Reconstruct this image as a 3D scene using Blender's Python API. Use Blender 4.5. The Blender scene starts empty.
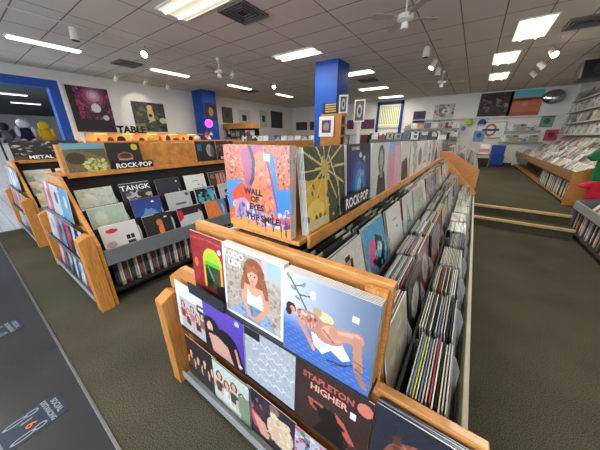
import bpy, bmesh, math, random
import numpy as np
from mathutils import Vector, Matrix
R = math.radians
rnd = random.Random(7)
scn = bpy.context.scene
COL = scn.collection

# ------------------------------------------------------------------ materials
def lin(c):
    return tuple((x/12.92 if x <= .04045 else ((x+.055)/1.055)**2.4) for x in [v/255. for v in c])

def mat(name, rgb, rough=.6, var=.12, scale=30, metal=0, bump=0, spec=.4, stretch=None, coat=0):
    m = bpy.data.materials.new(name); m.use_nodes = True
    nt = m.node_tree; b = nt.nodes['Principled BSDF']
    c = lin(rgb)
    tc = nt.nodes.new('ShaderNodeTexCoord'); mp = nt.nodes.new('ShaderNodeMapping')
    if stretch: mp.inputs['Scale'].default_value = stretch
    nz = nt.nodes.new('ShaderNodeTexNoise'); nz.inputs['Scale'].default_value = scale; nz.inputs['Detail'].default_value = 4
    rp = nt.nodes.new('ShaderNodeValToRGB')
    rp.color_ramp.elements[0].position = .3; rp.color_ramp.elements[1].position = .7
    rp.color_ramp.elements[0].color = tuple(max(0, x*(1-var)) for x in c)+(1,)
    rp.color_ramp.elements[1].color = tuple(min(1, x*(1+var)) for x in c)+(1,)
    nt.links.new(tc.outputs['Object'], mp.inputs[0]); nt.links.new(mp.outputs[0], nz.inputs['Vector'])
    nt.links.new(nz.outputs[0], rp.inputs[0]); nt.links.new(rp.outputs[0], b.inputs['Base Color'])
    b.inputs['Roughness'].default_value = rough; b.inputs['Metallic'].default_value = metal
    b.inputs['Specular IOR Level'].default_value = spec
    if coat: b.inputs['Coat Weight'].default_value = coat
    if bump:
        bp = nt.nodes.new('ShaderNodeBump'); bp.inputs['Strength'].default_value = bump; bp.inputs['Distance'].default_value = .004
        nt.links.new(nz.outputs[0], bp.inputs['Height']); nt.links.new(bp.outputs[0], b.inputs['Normal'])
    return m

def emit(name, rgb, s):
    m = bpy.data.materials.new(name); m.use_nodes = True
    b = m.node_tree.nodes['Principled BSDF']; c = lin(rgb)
    b.inputs['Base Color'].default_value = c+(1,)
    b.inputs['Emission Color'].default_value = c+(1,); b.inputs['Emission Strength'].default_value = s
    return m

def glass(name, rgb, alpha, rough=.1):
    m = bpy.data.materials.new(name); m.use_nodes = True
    b = m.node_tree.nodes['Principled BSDF']
    b.inputs['Base Color'].default_value = lin(rgb)+(1,); b.inputs['Alpha'].default_value = alpha
    b.inputs['Roughness'].default_value = rough
    return m

def art_mat(name, rough=.28, coat=.35):
    m = bpy.data.materials.new(name); m.use_nodes = True
    nt = m.node_tree; b = nt.nodes['Principled BSDF']
    a = nt.nodes.new('ShaderNodeAttribute'); a.attribute_name = 'Col'
    nt.links.new(a.outputs['Color'], b.inputs['Base Color'])
    b.inputs['Roughness'].default_value = rough; b.inputs['Coat Weight'].default_value = coat
    b.inputs['Coat Roughness'].default_value = .2
    return m

M = {}
M['wood'] = mat('honey_wood', (200, 136, 70), .38, .28, 9, stretch=(14, 1.2, 1.2), coat=.2)
M['woodx'] = mat('honey_wood_end', (202, 138, 72), .38, .26, 9, stretch=(1.2, 1.2, 14), coat=.2)
M['woodz'] = mat('honey_wood_post', (198, 132, 64), .38, .26, 9, stretch=(14, 14, 1.0), coat=.2)
M['brown'] = mat('brown_wood', (140, 102, 62), .45, .25, 9, stretch=(10, 1, 10))
M['pale'] = mat('pale_board', (190, 182, 160), .5, .08, 12)
M['grey'] = mat('grey_laminate', (112, 114, 116), .45, .06, 20)
M['lgrey'] = mat('light_grey_laminate', (150, 153, 152), .45, .06, 20)
M['black'] = mat('black_plastic', (22, 22, 24), .4, .1, 20)
M['dark'] = mat('dark_board', (38, 34, 32), .7, .15, 20)
M['white'] = mat('white_paint', (232, 230, 224), .5, .03, 8)
M['letter'] = mat('white_lettering', (238, 238, 236), .5, .02, 8)
M['blackletter'] = mat('black_lettering', (14, 14, 15), .5, .02, 8)
M['wall'] = mat('wall_paint', (230, 225, 217), .8, .03, 2)
M['blue'] = mat('blue_paint', (16, 72, 158), .55, .08, 4)
M['navy'] = mat('navy_paint', (14, 50, 118), .55, .08, 4)
M['metal'] = mat('brushed_metal', (150, 150, 150), .35, .1, 30, metal=.8)
M['offwhite'] = mat('offwhite_metal', (212, 206, 192), .4, .05, 12)
M['louvre'] = mat('louvre_metal', (104, 102, 98), .5, .05, 9)
M['steptrim'] = mat('step_nosing', (196, 168, 112), .45, .12, 14)
M['acrylic'] = glass('clear_acrylic', (225, 232, 236), .14, .08)
M['divider'] = glass('milky_divider', (214, 216, 214), .4, .3)
M['smoke'] = glass('smoked_acrylic', (50, 52, 56), .8, .12)
M['tube'] = emit('fluorescent_tube', (255, 250, 232), 3.2)
M['lens'] = emit('troffer_lens', (232, 224, 200), .55)
M['lensbright'] = emit('troffer_lens_bright', (250, 242, 216), 1.0)
M['bulb'] = emit('spot_bulb', (255, 244, 220), 14)
M['warm'] = emit('warm_display_light', (255, 176, 92), 3.0)
M['neon'] = emit('purple_neon', (214, 60, 240), 4)
M['daylight'] = emit('daylight_pane', (206, 226, 255), 5)
M['art'] = art_mat('printed_sleeve')
M['matteart'] = art_mat('printed_poster', .6, 0)

def carpet_mat():
    m = mat('speckled_carpet', (76, 72, 58), .95, .75, 170, bump=.6, spec=.1)
    nt = m.node_tree; b = nt.nodes['Principled BSDF']
    tc = nt.nodes['Texture Coordinate']
    n2 = nt.nodes.new('ShaderNodeTexNoise'); n2.inputs['Scale'].default_value = 1.6; n2.inputs['Detail'].default_value = 5
    nt.links.new(tc.outputs['Object'], n2.inputs['Vector'])
    r2 = nt.nodes.new('ShaderNodeMapRange'); r2.inputs['To Min'].default_value = .8; r2.inputs['To Max'].default_value = 1.2
    r2.inputs['From Min'].default_value = .3; r2.inputs['From Max'].default_value = .7
    nt.links.new(n2.outputs[0], r2.inputs[0])
    mx = nt.nodes.new('ShaderNodeMix'); mx.data_type = 'RGBA'; mx.blend_type = 'MULTIPLY'; mx.inputs[0].default_value = 1
    src = b.inputs['Base Color'].links[0].from_socket
    nt.links.new(src, mx.inputs[6]); nt.links.new(r2.outputs[0], mx.inputs[7]); nt.links.new(mx.outputs[2], b.inputs['Base Color'])
    return m
M['carpet'] = carpet_mat()

def ceil_mat(name, bw, bh):
    m = mat(name, (222, 215, 203), .9, .05, 60, bump=.2, spec=.1)
    nt = m.node_tree; b = nt.nodes['Principled BSDF']; tc = nt.nodes['Texture Coordinate']
    br = nt.nodes.new('ShaderNodeTexBrick'); br.offset = 0; br.squash = 1
    br.inputs['Scale'].default_value = 1; br.inputs['Brick Width'].default_value = bw; br.inputs['Row Height'].default_value = bh
    br.inputs['Mortar Size'].default_value = .011; br.inputs['Mortar Smooth'].default_value = .1
    c = lin((222, 215, 203)); br.inputs['Color1'].default_value = c+(1,)
    br.inputs['Color2'].default_value = tuple(x*.93 for x in c)+(1,)
    br.inputs['Mortar'].default_value = lin((132, 126, 116))+(1,)
    nt.links.new(tc.outputs['Object'], br.inputs['Vector']); nt.links.new(br.outputs['Color'], b.inputs['Base Color'])
    return m
M['ceilA'] = ceil_mat('ceiling_tile_wide', 1.22, .61)
M['ceilB'] = ceil_mat('ceiling_tile_long', .61, 1.22)

def lino_mat(name, rgb, rough, plank=False):
    m = mat(name, rgb, rough, .18, 2.2, spec=.6, bump=.15)
    nt = m.node_tree; b = nt.nodes['Principled BSDF']
    if plank:
        tc = nt.nodes['Texture Coordinate']
        br = nt.nodes.new('ShaderNodeTexBrick'); br.inputs['Scale'].default_value = 1
        br.inputs['Brick Width'].default_value = 1.2; br.inputs['Row Height'].default_value = .16; br.inputs['Mortar Size'].default_value = .006
        c = lin(rgb)
        br.inputs['Color1'].default_value = c+(1,); br.inputs['Color2'].default_value = tuple(x*.8 for x in c)+(1,)
        br.inputs['Mortar'].default_value = tuple(x*.5 for x in c)+(1,)
        nt.links.new(tc.outputs['Object'], br.inputs['Vector']); nt.links.new(br.outputs['Color'], b.inputs['Base Color'])
    return m
M['lino'] = lino_mat('dark_grey_lino', (52, 52, 53), .26)
M['plank'] = lino_mat('pale_plank_floor', (205, 213, 224), .2, True)

# ------------------------------------------------------------------ mesh helpers
class MB:
    def __init__(s): s.v = []; s.f = []; s.mi = []; s.c = []
    def quad(s, pts, mi=0, col=(1, 1, 1)):
        i = len(s.v); s.v += [tuple(p) for p in pts]; s.f.append(tuple(range(i, i+len(pts)))); s.mi.append(mi); s.c.append(col)
    def box(s, x0, x1, y0, y1, z0, z1, mi=0, col=(1, 1, 1)):
        i = len(s.v)
        s.v += [(x0,y0,z0),(x1,y0,z0),(x1,y1,z0),(x0,y1,z0),(x0,y0,z1),(x1,y0,z1),(x1,y1,z1),(x0,y1,z1)]
        for q in ((3,2,1,0),(4,5,6,7),(0,1,5,4),(1,2,6,5),(2,3,7,6),(3,0,4,7)):
            s.f.append(tuple(i+k for k in q)); s.mi.append(mi); s.c.append(col)
        return s
    def tube(s, a, b, r0, r1=None, n=12, mi=0, col=(1, 1, 1)):
        r1 = r0 if r1 is None else r1
        a = Vector(a); b = Vector(b); d = (b-a).normalized()
        u = d.orthogonal().normalized(); w = d.cross(u); i = len(s.v)
        for p, r in ((a, r0), (b, r1)):
            for k in range(n):
                t = 2*math.pi*k/n; s.v.append(tuple(p+u*(r*math.cos(t))+w*(r*math.sin(t))))
        for k in range(n):
            k2 = (k+1) % n; s.f.append((i+k, i+k2, i+n+k2, i+n+k)); s.mi.append(mi); s.c.append(col)
        s.f.append(tuple(i+k for k in reversed(range(n)))); s.mi.append(mi); s.c.append(col)
        s.f.append(tuple(i+n+k for k in range(n))); s.mi.append(mi); s.c.append(col)
        return s
    def prism_x(s, poly, x0, x1, mi=0):      # poly in (y,z)
        n = len(poly); i = len(s.v)
        s.v += [(x0, p[0], p[1]) for p in poly]+[(x1, p[0], p[1]) for p in poly]
        s.f.append(tuple(i+k for k in range(n))); s.f.append(tuple(i+n+k for k in reversed(range(n))))
        for k in range(n):
            k2 = (k+1) % n; s.f.append((i+k, i+n+k, i+n+k2, i+k2))
        s.mi += [mi]*(n+2); s.c += [(1, 1, 1)]*(n+2); return s
    def prism_y(s, poly, y0, y1, mi=0):      # poly in (x,z)
        n = len(poly); i = len(s.v)
        s.v += [(p[0], y0, p[1]) for p in poly]+[(p[0], y1, p[1]) for p in poly]
        s.f.append(tuple(i+k for k in range(n))); s.f.append(tuple(i+n+k for k in reversed(range(n))))
        for k in range(n):
            k2 = (k+1) % n; s.f.append((i+k2, i+n+k2, i+n+k, i+k))
        s.mi += [mi]*(n+2); s.c += [(1, 1, 1)]*(n+2); return s
    def mesh(s, name, mats, fixn=True):
        me = bpy.data.meshes.new(name); me.from_pydata(s.v, [], s.f)
        for m in mats: me.materials.append(m)
        me.polygons.foreach_set('material_index', s.mi)
        ca = me.color_attributes.new('Col', 'FLOAT_COLOR', 'CORNER')
        arr = []
        for p, c in zip(me.polygons, s.c): arr += [c[0], c[1], c[2], 1.]*p.loop_total
        ca.data.foreach_set('color', arr)
        if fixn:
            bm = bmesh.new(); bm.from_mesh(me); bmesh.ops.recalc_face_normals(bm, faces=bm.faces); bm.to_mesh(me); bm.free()
        me.update(); return me

def link(o, parent=None):
    COL.objects.link(o)
    if parent is not None: o.parent = parent
    return o
def obj(name, me, parent=None, loc=None):
    o = bpy.data.objects.new(name, me); link(o, parent)
    if loc: o.location = loc
    return o
def part(name, mb, mats, parent, smooth=False):
    if not isinstance(mats, (list, tuple)): mats = [mats]
    me = mb.mesh(name, mats)
    if smooth: me.polygons.foreach_set('use_smooth', [True]*len(me.polygons))
    return obj(name, me, parent)
def tag(o, label, cat, group=None, kind=None):
    o['label'] = label; o['category'] = cat
    if group: o['group'] = group
    if kind: o['kind'] = kind
    return o
def empty(name, loc, label, cat, group=None):
    o = bpy.data.objects.new(name, None); link(o); o.location = loc; return tag(o, label, cat, group)
def struct(name, mb, mats):
    o = part(name, mb, mats, None); o['kind'] = 'structure'; return o
def bevel(o, w=.004, seg=2):
    m = o.modifiers.new('bevel', 'BEVEL'); m.width = w; m.segments = seg; m.limit_method = 'ANGLE'; return o

_tc = {}
def text_geo(s, size, bold=0.0):
    k = (s, size, bold)
    if k in _tc: return _tc[k]
    cu = bpy.data.curves.new('lettering', 'FONT'); cu.body = s; cu.size = size; cu.align_x = 'CENTER'; cu.offset = bold; cu.resolution_u = 2
    o = bpy.data.objects.new('lettering', cu); COL.objects.link(o)
    bpy.context.view_layer.update(); dg = bpy.context.evaluated_depsgraph_get()
    me = bpy.data.meshes.new_from_object(o.evaluated_get(dg))
    vs = [tuple(v.co) for v in me.vertices]; fs = [tuple(p.vertices) for p in me.polygons]
    bpy.data.objects.remove(o); bpy.data.meshes.remove(me); bpy.data.curves.remove(cu)
    _tc[k] = (vs, fs); return vs, fs
def add_text(mb, s, size, cx, z, y, mi=1, col=(1, 1, 1), bold=0., sx=1.):
    """letters lie in the local XZ plane at depth y, centred on cx, baseline z"""
    vs, fs = text_geo(s, size, bold); i = len(mb.v)
    mb.v += [(cx+v[0]*sx, y, z+v[1]) for v in vs]
    for f in fs: mb.f.append(tuple(i+k for k in f)); mb.mi.append(mi); mb.c.append(col)

# ------------------------------------------------------------------ printed art
class Art:
    def __init__(s, n, bg):
        s.n = n; s.a = np.zeros((n, n, 3)); s.a[:] = bg
        v, u = np.mgrid[0:n, 0:n]; s.u = (u+.5)/n; s.v = (v+.5)/n
        s.r = np.random.RandomState(rnd.randrange(10**6))
    def grad(s, c0, c1, c2=None, axis='v'):
        t = (s.v if axis == 'v' else s.u)[..., None]; c0, c1 = np.array(c0, float), np.array(c1, float)
        if c2 is None: s.a = c0*(1-t)+c1*t
        else:
            c2 = np.array(c2, float); s.a = np.where(t < .5, c0*(1-2*t)+c1*2*t, c1*(2-2*t)+c2*(2*t-1))
        return s
    def rect(s, u0, v0, u1, v1, c): s.a[(s.u >= u0)&(s.u <= u1)&(s.v >= v0)&(s.v <= v1)] = c; return s
    def ell(s, cu, cv, ru, rv, c, ang=0):
        ca, sa = math.cos(R(ang)), math.sin(R(ang)); du = s.u-cu; dv = s.v-cv
        x = (du*ca+dv*sa)/ru; y = (-du*sa+dv*ca)/rv; s.a[x*x+y*y <= 1] = c; return s
    def poly(s, pts, c):
        ins = np.zeros(s.u.shape, bool); j = len(pts)-1
        for i in range(len(pts)):
            xi, yi = pts[i]; xj, yj = pts[j]
            if yi != yj:
                ins ^= ((yi > s.v) != (yj > s.v)) & (s.u < (xj-xi)*(s.v-yi)/(yj-yi)+xi)
            j = i
        s.a[ins] = c; return s
    def line(s, pts, w, c):
        for (x0, y0), (x1, y1) in zip(pts, pts[1:]):
            dx, dy = x1-x0, y1-y0; L = dx*dx+dy*dy+1e-9
            t = np.clip(((s.u-x0)*dx+(s.v-y0)*dy)/L, 0, 1)
            s.a[(s.u-x0-t*dx)**2+(s.v-y0-t*dy)**2 < w*w] = c
        return s
    def noise(s, amt, cell=1):
        k = max(1, s.n//cell); g = s.r.uniform(-amt, amt, (k+1, k+1, 1))
        g = np.repeat(np.repeat(g, cell, 0), cell, 1)[:s.n, :s.n]
        s.a = np.clip(s.a+g, 0, 255); return s
    def spots(s, k, cols, r, box=(0, 0, 1, 1)):
        for _ in range(k):
            s.ell(s.r.uniform(box[0], box[2]), s.r.uniform(box[1], box[3]), r*s.r.uniform(.5, 1.5), r*s.r.uniform(.5, 1.5), cols[s.r.randint(len(cols))], s.r.uniform(0, 180))
        return s
    def border(s, w, c): s.rect(0, 0, 1, w, c).rect(0, 1-w, 1, 1, c).rect(0, 0, w, 1, c).rect(1-w, 0, 1, 1, c); return s
    def lin(s):
        x = np.clip(s.a, 0, 255)/255.; return np.where(x <= .04045, x/12.92, ((x+.055)/1.055)**2.4)

SZ = .305
def card_mesh(name, art, w=SZ, h=None, t=.004, edge=(226, 224, 218), texts=(), m=None, back=None):
    """printed card: front faces local -Y, origin at bottom centre of the back"""
    h = h or w; mb = MB(); n = art.n; L = art.lin(); e = lin(edge)
    xs = [-w/2+w*i/n for i in range(n+1)]; zs = [h-h*i/n for i in range(n+1)]
    for z in zs:
        for x in xs: mb.v.append((x, -t, z))
    for j in range(n):
        for i in range(n):
            a = j*(n+1)+i; mb.f.append((a+n+1, a+n+2, a+1, a)); mb.mi.append(0); mb.c.append(tuple(L[j, i]))
    x0, x1 = -w/2, w/2; b = back or edge; bl = lin(b)
    mb.quad([(x1,0,0),(x0,0,0),(x0,0,h),(x1,0,h)], 0, bl)
    mb.quad([(x0,-t,h),(x1,-t,h),(x1,0,h),(x0,0,h)], 0, e)
    mb.quad([(x0,0,0),(x1,0,0),(x1,-t,0),(x0,-t,0)], 0, e)
    mb.quad([(x0,0,0),(x0,-t,0),(x0,-t,h),(x0,0,h)], 0, e)
    mb.quad([(x1,-t,0),(x1,0,0),(x1,0,h),(x1,-t,h)], 0, e)
    for (s_, size, u, v, col, sx) in texts:
        add_text(mb, s_, size*w, -w/2+u*w, h-v*h, -t-.0006, 0, lin(col), 0.004*w, sx)
    return mb.mesh(name, [m or M['art']], fixn=False)

def put(me, loc, rz=0, lean=0, label='', cat='record', group=None, name='record_sleeve', tilt=0):
    o = obj(name, me); o.location = loc; o.rotation_euler = (-R(lean), R(tilt), R(rz)); return tag(o, label, cat, group)

SK = (222, 170, 140); SK2 = (196, 138, 108)
A = {}
def person(a, cu, cv, s, hair, top, skin=SK, legs=None):
    if legs: a.poly([(cu-.16*s, cv+.62*s), (cu+.16*s, cv+.62*s), (cu+.24*s, cv+1.1*s), (cu-.24*s, cv+1.1*s)], legs)
    a.ell(cu, cv+.02*s, .15*s, .2*s, hair)
    a.poly([(cu-.2*s, cv+.25*s), (cu+.2*s, cv+.25*s), (cu+.16*s, cv+.68*s), (cu-.16*s, cv+.68*s)], top)
    a.ell(cu, cv+.18*s, .06*s, .1*s, skin); a.ell(cu, cv, .09*s, .13*s, skin)
    a.line([(cu-.2*s, cv+.28*s), (cu-.26*s, cv+.6*s)], .04*s, skin); a.line([(cu+.2*s, cv+.28*s), (cu+.25*s, cv+.6*s)], .04*s, skin)

def hero():
    # tall coloured print with the lettering WALL OF EYES / THE SMILE
    a = Art(96, (206, 104, 58)).noise(22, 2)
    a.spots(260, [(110, 52, 44), (56, 42, 50), (226, 160, 116), (206, 92, 60), (190, 120, 110)], .012, (0, .02, 1, .44))
    a.poly([(0, .42), (.3, .38), (.38, .62), (.2, .8), (0, .75)], (66, 132, 196)).poly([(.66, .05), (.8, .1), (.84, .45), (1, .42), (1, .82), (.8, .84), (.72, .5)], (62, 128, 196))
    a.poly([(.3, .05), (.5, 0), (.66, 0), (.6, .1), (.5, .3), (.46, .55), (.36, .5)], (176, 84, 112))
    a.poly([(.47, .22), (.52, .1), (.6, .05), (.68, .12), (.72, .3), (.8, .68), (.84, .92), (.6, .82), (.42, .7), (.44, .48)], (218, 126, 80)).spots(60, [(200, 96, 84), (232, 160, 120), (180, 80, 90), (206, 112, 70)], .016, (.5, .15, .76, .75))
    a.line([(.45, .02), (.5, .16), (.47, .36), (.43, .42)], .025, (60, 44, 66)).line([(.69, .14), (.75, .34), (.83, .7)], .012, (150, 60, 90))
    a.poly([(.08, .56), (.26, .42), (.4, .5), (.42, .66), (.1, .72)], (214, 74, 34)).poly([(.78, .82), (1, .76), (1, .9), (.8, .92)], (228, 58, 52))
    a.poly([(.1, .66), (.3, .6), (.5, .72), (.84, .8), (1, .86), (1, 1), (.1, 1)], (196, 140, 160)).spots(110, [(224, 150, 62), (84, 134, 200), (170, 84, 150), (226, 200, 196), (196, 80, 62), (90, 60, 110)], .028, (.1, .68, 1, .95))
    a.poly([(0, .92), (.3, .86), (.6, .93), (1, .88), (1, 1), (0, 1)], (220, 148, 62))
    for x, y in ((.2, .7), (.33, .74), (.48, .72), (.62, .78), (.74, .74), (.86, .8), (.93, .78)): a.line([(x, y), (x+.01, y+.2)], .007, (40, 30, 50))
    a.rect(.66, .08, .74, .16, (240, 240, 240))
    A['swirl'] = card_mesh('printed_sleeve_swirl', a, .315, texts=[('WALL', .1, .46, .55, (20, 16, 24), 1.1), ('OF', .095, .48, .635, (20, 16, 24), 1.1), ('EYES', .1, .5, .73, (20, 16, 24), 1.15), ('THE SMILE', .105, .58, .86, (34, 24, 34), 1.1)])
    # red cover with a green and yellow arched doorway
    a = Art(64, (156, 38, 42)).noise(12, 2)
    a.line([(.05, .1), (.4, .07), (.9, .12)], .012, (190, 80, 80)).ell(.5, .42, .22, .24, (238, 196, 60)).rect(.28, .42, .72, .86, (226, 170, 60))
    a.ell(.5, .42, .17, .19, (170, 206, 40)).rect(.33, .42, .67, .86, (66, 62, 34)).rect(.33, .4, .67, .47, (96, 190, 40))
    a.ell(.42, .66, .09, .16, (30, 26, 26)).ell(.75, .84, .2, .12, (42, 28, 26)).ell(.1, .5, .05, .08, (226, 110, 50)).ell(.9, .5, .05, .08, (230, 130, 50)).line([(.4, .5), (.5, .68)], .02, (60, 160, 90))
    a.ell(.86, .2, .08, .08, (150, 140, 70)).ell(.68, .2, .04, .04, (230, 230, 220)).rect(0, .9, 1, 1, (70, 26, 26))
    A['arch'] = card_mesh('printed_sleeve_arch', a)
    # white framed beach cover
    a = Art(110, (182, 168, 150)).noise(14, 4).spots(220, [(150, 134, 114), (204, 190, 170), (132, 120, 104), (196, 178, 156), (168, 150, 130)], .022)
    a.rect(.74, .04, 1, .26, (170, 198, 226)).rect(.68, .05, .76, .2, (228, 186, 196)).poly([(.7, .2), (1, .22), (1, .3), (.74, .27)], (196, 190, 184))
    a.poly([(.3, .76), (.44, .66), (.7, .68), (.92, .98), (.1, .98)], (120, 144, 172)).poly([(.16, .88), (.4, .74), (.3, .98), (.04, .98)], (148, 168, 190)).poly([(.62, .8), (.74, .76), (.9, .98), (.7, .98)], (148, 168, 192)).spots(24, [(104, 128, 158), (160, 178, 198)], .02, (.2, .76, .84, .97))
    a.ell(.55, .27, .17, .2, (150, 84, 46)).poly([(.38, .28), (.73, .28), (.78, .46), (.72, .54), (.38, .54), (.34, .46)], (146, 82, 46)).spots(40, [(176, 104, 58), (120, 66, 38), (196, 124, 72)], .018, (.38, .14, .74, .5))
    a.poly([(.4, .44), (.7, .44), (.74, .56), (.7, .72), (.42, .72), (.38, .56)], (222, 168, 136)).poly([(.44, .5), (.5, .56), (.6, .56), (.66, .5), (.7, .72), (.42, .72)], (242, 238, 232)).ell(.53, .3, .085, .12, (224, 170, 138)).poly([(.44, .18), (.62, .18), (.62, .27), (.53, .24), (.44, .29)], (170, 100, 56))
    a.ell(.5, .3, .015, .008, (70, 44, 34)).ell(.57, .3, .015, .008, (70, 44, 34)).ell(.535, .37, .022, .008, (190, 90, 84)).ell(.53, .43, .05, .05, (214, 158, 126))
    a.line([(.4, .46), (.35, .66), (.46, .88)], .035, (220, 162, 128)).line([(.71, .46), (.76, .68), (.58, .9)], .035, (216, 158, 124)).line([(.5, .74), (.5, .9)], .014, (92, 116, 150)).ell(.52, .9, .07, .03, (214, 158, 128)).line([(.38, .36), (.34, .52)], .03, (166, 96, 54)).line([(.7, .36), (.75, .52)], .03, (160, 92, 50))
    a.border(.035, (240, 238, 230))
    A['beach'] = card_mesh('printed_sleeve_beach', a, .315, texts=[('LODO', .12, .22, .15, (248, 246, 240), 1.), ('LIDI', .12, .22, .26, (248, 246, 240), 1.1)])
    # reclining figure on white cloth, blue floor
    a = Art(110, (200, 206, 220))
    t = a.v[..., None]; u = a.u[..., None]
    top = np.array((226, 228, 238.))*(1-u)+np.array((104, 118, 140.))*u; bot = np.array((72, 108, 178.))
    k_ = np.clip((t-.38-.12*u)*3.5, 0, 1); a.a = top*(1-k_)+bot*k_
    for k in range(9): a.line([(0, .62+.05*k), (1, .72+.05*k)], .003, (112, 146, 204))
    a.line([(.08, .06), (.2, .22), (.33, .42)], .01, (84, 86, 62)).line([(.2, .22), (.32, .2)], .008, (84, 86, 62)).line([(.14, .14), (.24, .1)], .007, (84, 86, 62))
    for p in ((.06, .05, 60), (.12, .17, 30), (.25, .09, 110), (.18, .27, 20)): a.ell(p[0], p[1], .035, .018, (140, 146, 104), p[2])
    a.ell(.36, .17, .035, .05, (232, 222, 202)).ell(.5, .36, .1, .06, (226, 206, 160)).ell(.42, .33, .05, .05, (190, 166, 110))
    a.poly([(.36, .6), (.5, .52), (.7, .56), (.8, .7), (.72, .76), (.6, .7), (.5, .8), (.4, .74)], (236, 236, 242)).poly([(.42, .66), (.56, .6), (.54, .7), (.46, .76)], (206, 210, 222))
    a.line([(.56, .84), (.74, .8), (.9, .68)], .007, (46, 46, 50)).line([(.62, .86), (.76, .8)], .006, (60, 60, 60))
    a.ell(.1, .42, .065, .07, (66, 32, 34)).ell(.12, .44, .036, .05, (214, 156, 130)).ell(.07, .47, .04, .05, (60, 30, 34))
    a.poly([(.16, .42), (.26, .36), (.4, .36), (.5, .42), (.5, .56), (.4, .6), (.26, .54)], (196, 134, 114)).spots(26, [(150, 66, 66), (230, 196, 178), (172, 96, 90), (214, 160, 140)], .018, (.2, .38, .44, .55))
    a.ell(.56, .52, .17, .12, (196, 136, 112), -12).ell(.6, .5, .13, .09, (214, 156, 128), -14).ell(.57, .47, .09, .04, (228, 176, 148), -14)
    a.line([(.62, .48), (.84, .43)], .065, (206, 146, 120)).line([(.66, .45), (.84, .4)], .02, (226, 172, 144)).line([(.84, .45), (.88, .76)], .045, (198, 138, 112)).line([(.88, .74), (.9, .84), (.96, .92)], .03, (170, 118, 98))
    for p in (.68, .76): a.line([(.86-.02, p), (.93, p+.02)], .006, (110, 70, 60))
    a.line([(.2, .52), (.3, .64), (.38, .76)], .028, (206, 148, 124)).line([(.38, .76), (.4, .8)], .02, (220, 164, 140)).line([(.5, .5), (.62, .6)], .008, (150, 96, 80))
    a.rect(.77, .2, .84, .26, (240, 240, 240))
    A['recline'] = card_mesh('printed_sleeve_recline', a, .31)
    # white cover with a group picture
    a = Art(48, (222, 226, 232)); a.rect(.1, .3, .9, 1, (196, 180, 176)).noise(10, 2)
    for k in range(5): person(a, .2+.15*k, .44+.12*(k % 2), .42, (56, 40, 38), [(120, 60, 70), (70, 60, 66), (170, 120, 130), (50, 48, 54), (140, 90, 84)][k])
    a.rect(.66, .24, .96, .42, (26, 26, 28)).rect(.7, .3, .9, .35, (220, 220, 220))
    A['group'] = card_mesh('printed_sleeve_group', a)
    a = Art(56, (92, 66, 170)).grad((104, 76, 184), (70, 44, 140)).noise(6, 2)
    a.ell(.2, .5, .22, .2, (24, 18, 26)).ell(.16, .52, .08, .12, (226, 176, 160)).poly([(.0, .6), (.3, .56), (.86, .62), (1, .94), (1, 1), (0, 1)], (28, 20, 30)).poly([(.1, .66), (.36, .62), (.6, .7), (.74, 1), (.2, 1)], (214, 158, 142)).ell(.62, .56, .24, .14, (22, 16, 24), 20).line([(.8, .66), (.88, .96)], .03, (210, 150, 130)).ell(.9, .92, .04, .02, (230, 230, 230))
    a.ell(.86, .12, .05, .05, (200, 200, 210))
    A['purple'] = card_mesh('printed_sleeve_purple', a)
    # silver cover with pale script
    a = Art(64, (176, 180, 182)).noise(10, 1)
    for k in range(5): a.line([(.12+.1*((k*7) % 3)+j*.05, .22+.15*k+.04*math.sin(j*2.1+k)) for j in range(14)], .012, (214, 216, 216))
    a.spots(70, [(200, 203, 204), (160, 164, 166)], .02)
    a.rect(.06, .06, .38, .2, (34, 34, 38))
    A['silver'] = card_mesh('printed_sleeve_silver', a)
    # dark brown cover with red lettering and a hat silhouette
    a = Art(72, (58, 38, 34)).noise(6, 2)
    a.poly([(.2, .5), (.44, .5), (.36, .66), (.24, .62)], (176, 88, 74)).poly([(.58, .48), (.7, .56), (.86, .8), (.8, .84), (.66, .68)], (196, 96, 80))
    a.poly([(.34, .62), (.44, .52), (.56, .52), (.66, .64), (.76, .84), (.8, 1), (.3, 1), (.42, .78)], (26, 18, 20)).ell(.5, .62, .24, .05, (24, 16, 18), 14).spots(12, [(120, 70, 60)], .016, (.72, .76, .9, .94))
    a.ell(.92, .16, .09, .09, (216, 122, 104)).rect(.76, .3, .84, .4, (232, 226, 220))
    A['hat'] = card_mesh('printed_sleeve_hat', a, .3, texts=[('STAPLETON', .125, .46, .2, (196, 92, 78), 1.0), ('HIGHER', .14, .48, .34, (238, 160, 140), 1.0)])
    a = Art(64, (44, 44, 54)).noise(5, 2)
    a.ell(.5, .6, .36, .34, (136, 80, 60)).spots(110, [(186, 120, 92), (214, 152, 118), (110, 62, 48), (150, 92, 70), (90, 54, 44)], .035, (.18, .3, .85, .95)).ell(.52, .66, .14, .2, (226, 178, 152)).ell(.47, .62, .03, .015, (60, 40, 40)).ell(.58, .62, .03, .015, (60, 40, 40)).ell(.52, .76, .05, .02, (180, 90, 90))
    A['curls'] = card_mesh('printed_sleeve_curls', a)
    a = Art(48, (40, 34, 36)).noise(8, 2)
    for k, c in enumerate(((80, 60, 50), (60, 34, 40), (44, 50, 60), (90, 44, 40))): person(a, .16+.23*k, .36+.06*(k % 2), .5, (30, 22, 22), c)
    A['band'] = card_mesh('printed_sleeve_band', a)
    a = Art(48, (206, 210, 196)).noise(12, 2)
    for k, c in enumerate(((90, 70, 60), (220, 220, 214), (60, 70, 60), (150, 160, 120))): person(a, .2+.2*k, .3+.1*(k % 2), .6, (90, 60, 40), c)
    a.poly([(.7, .4), (1, .3), (1, 1), (.76, 1)], (130, 150, 116)).border(.03, (60, 60, 62))
    A['meadowband'] = card_mesh('printed_sleeve_four', a)
    a = Art(56, (46, 40, 56)).noise(8, 2)
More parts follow.
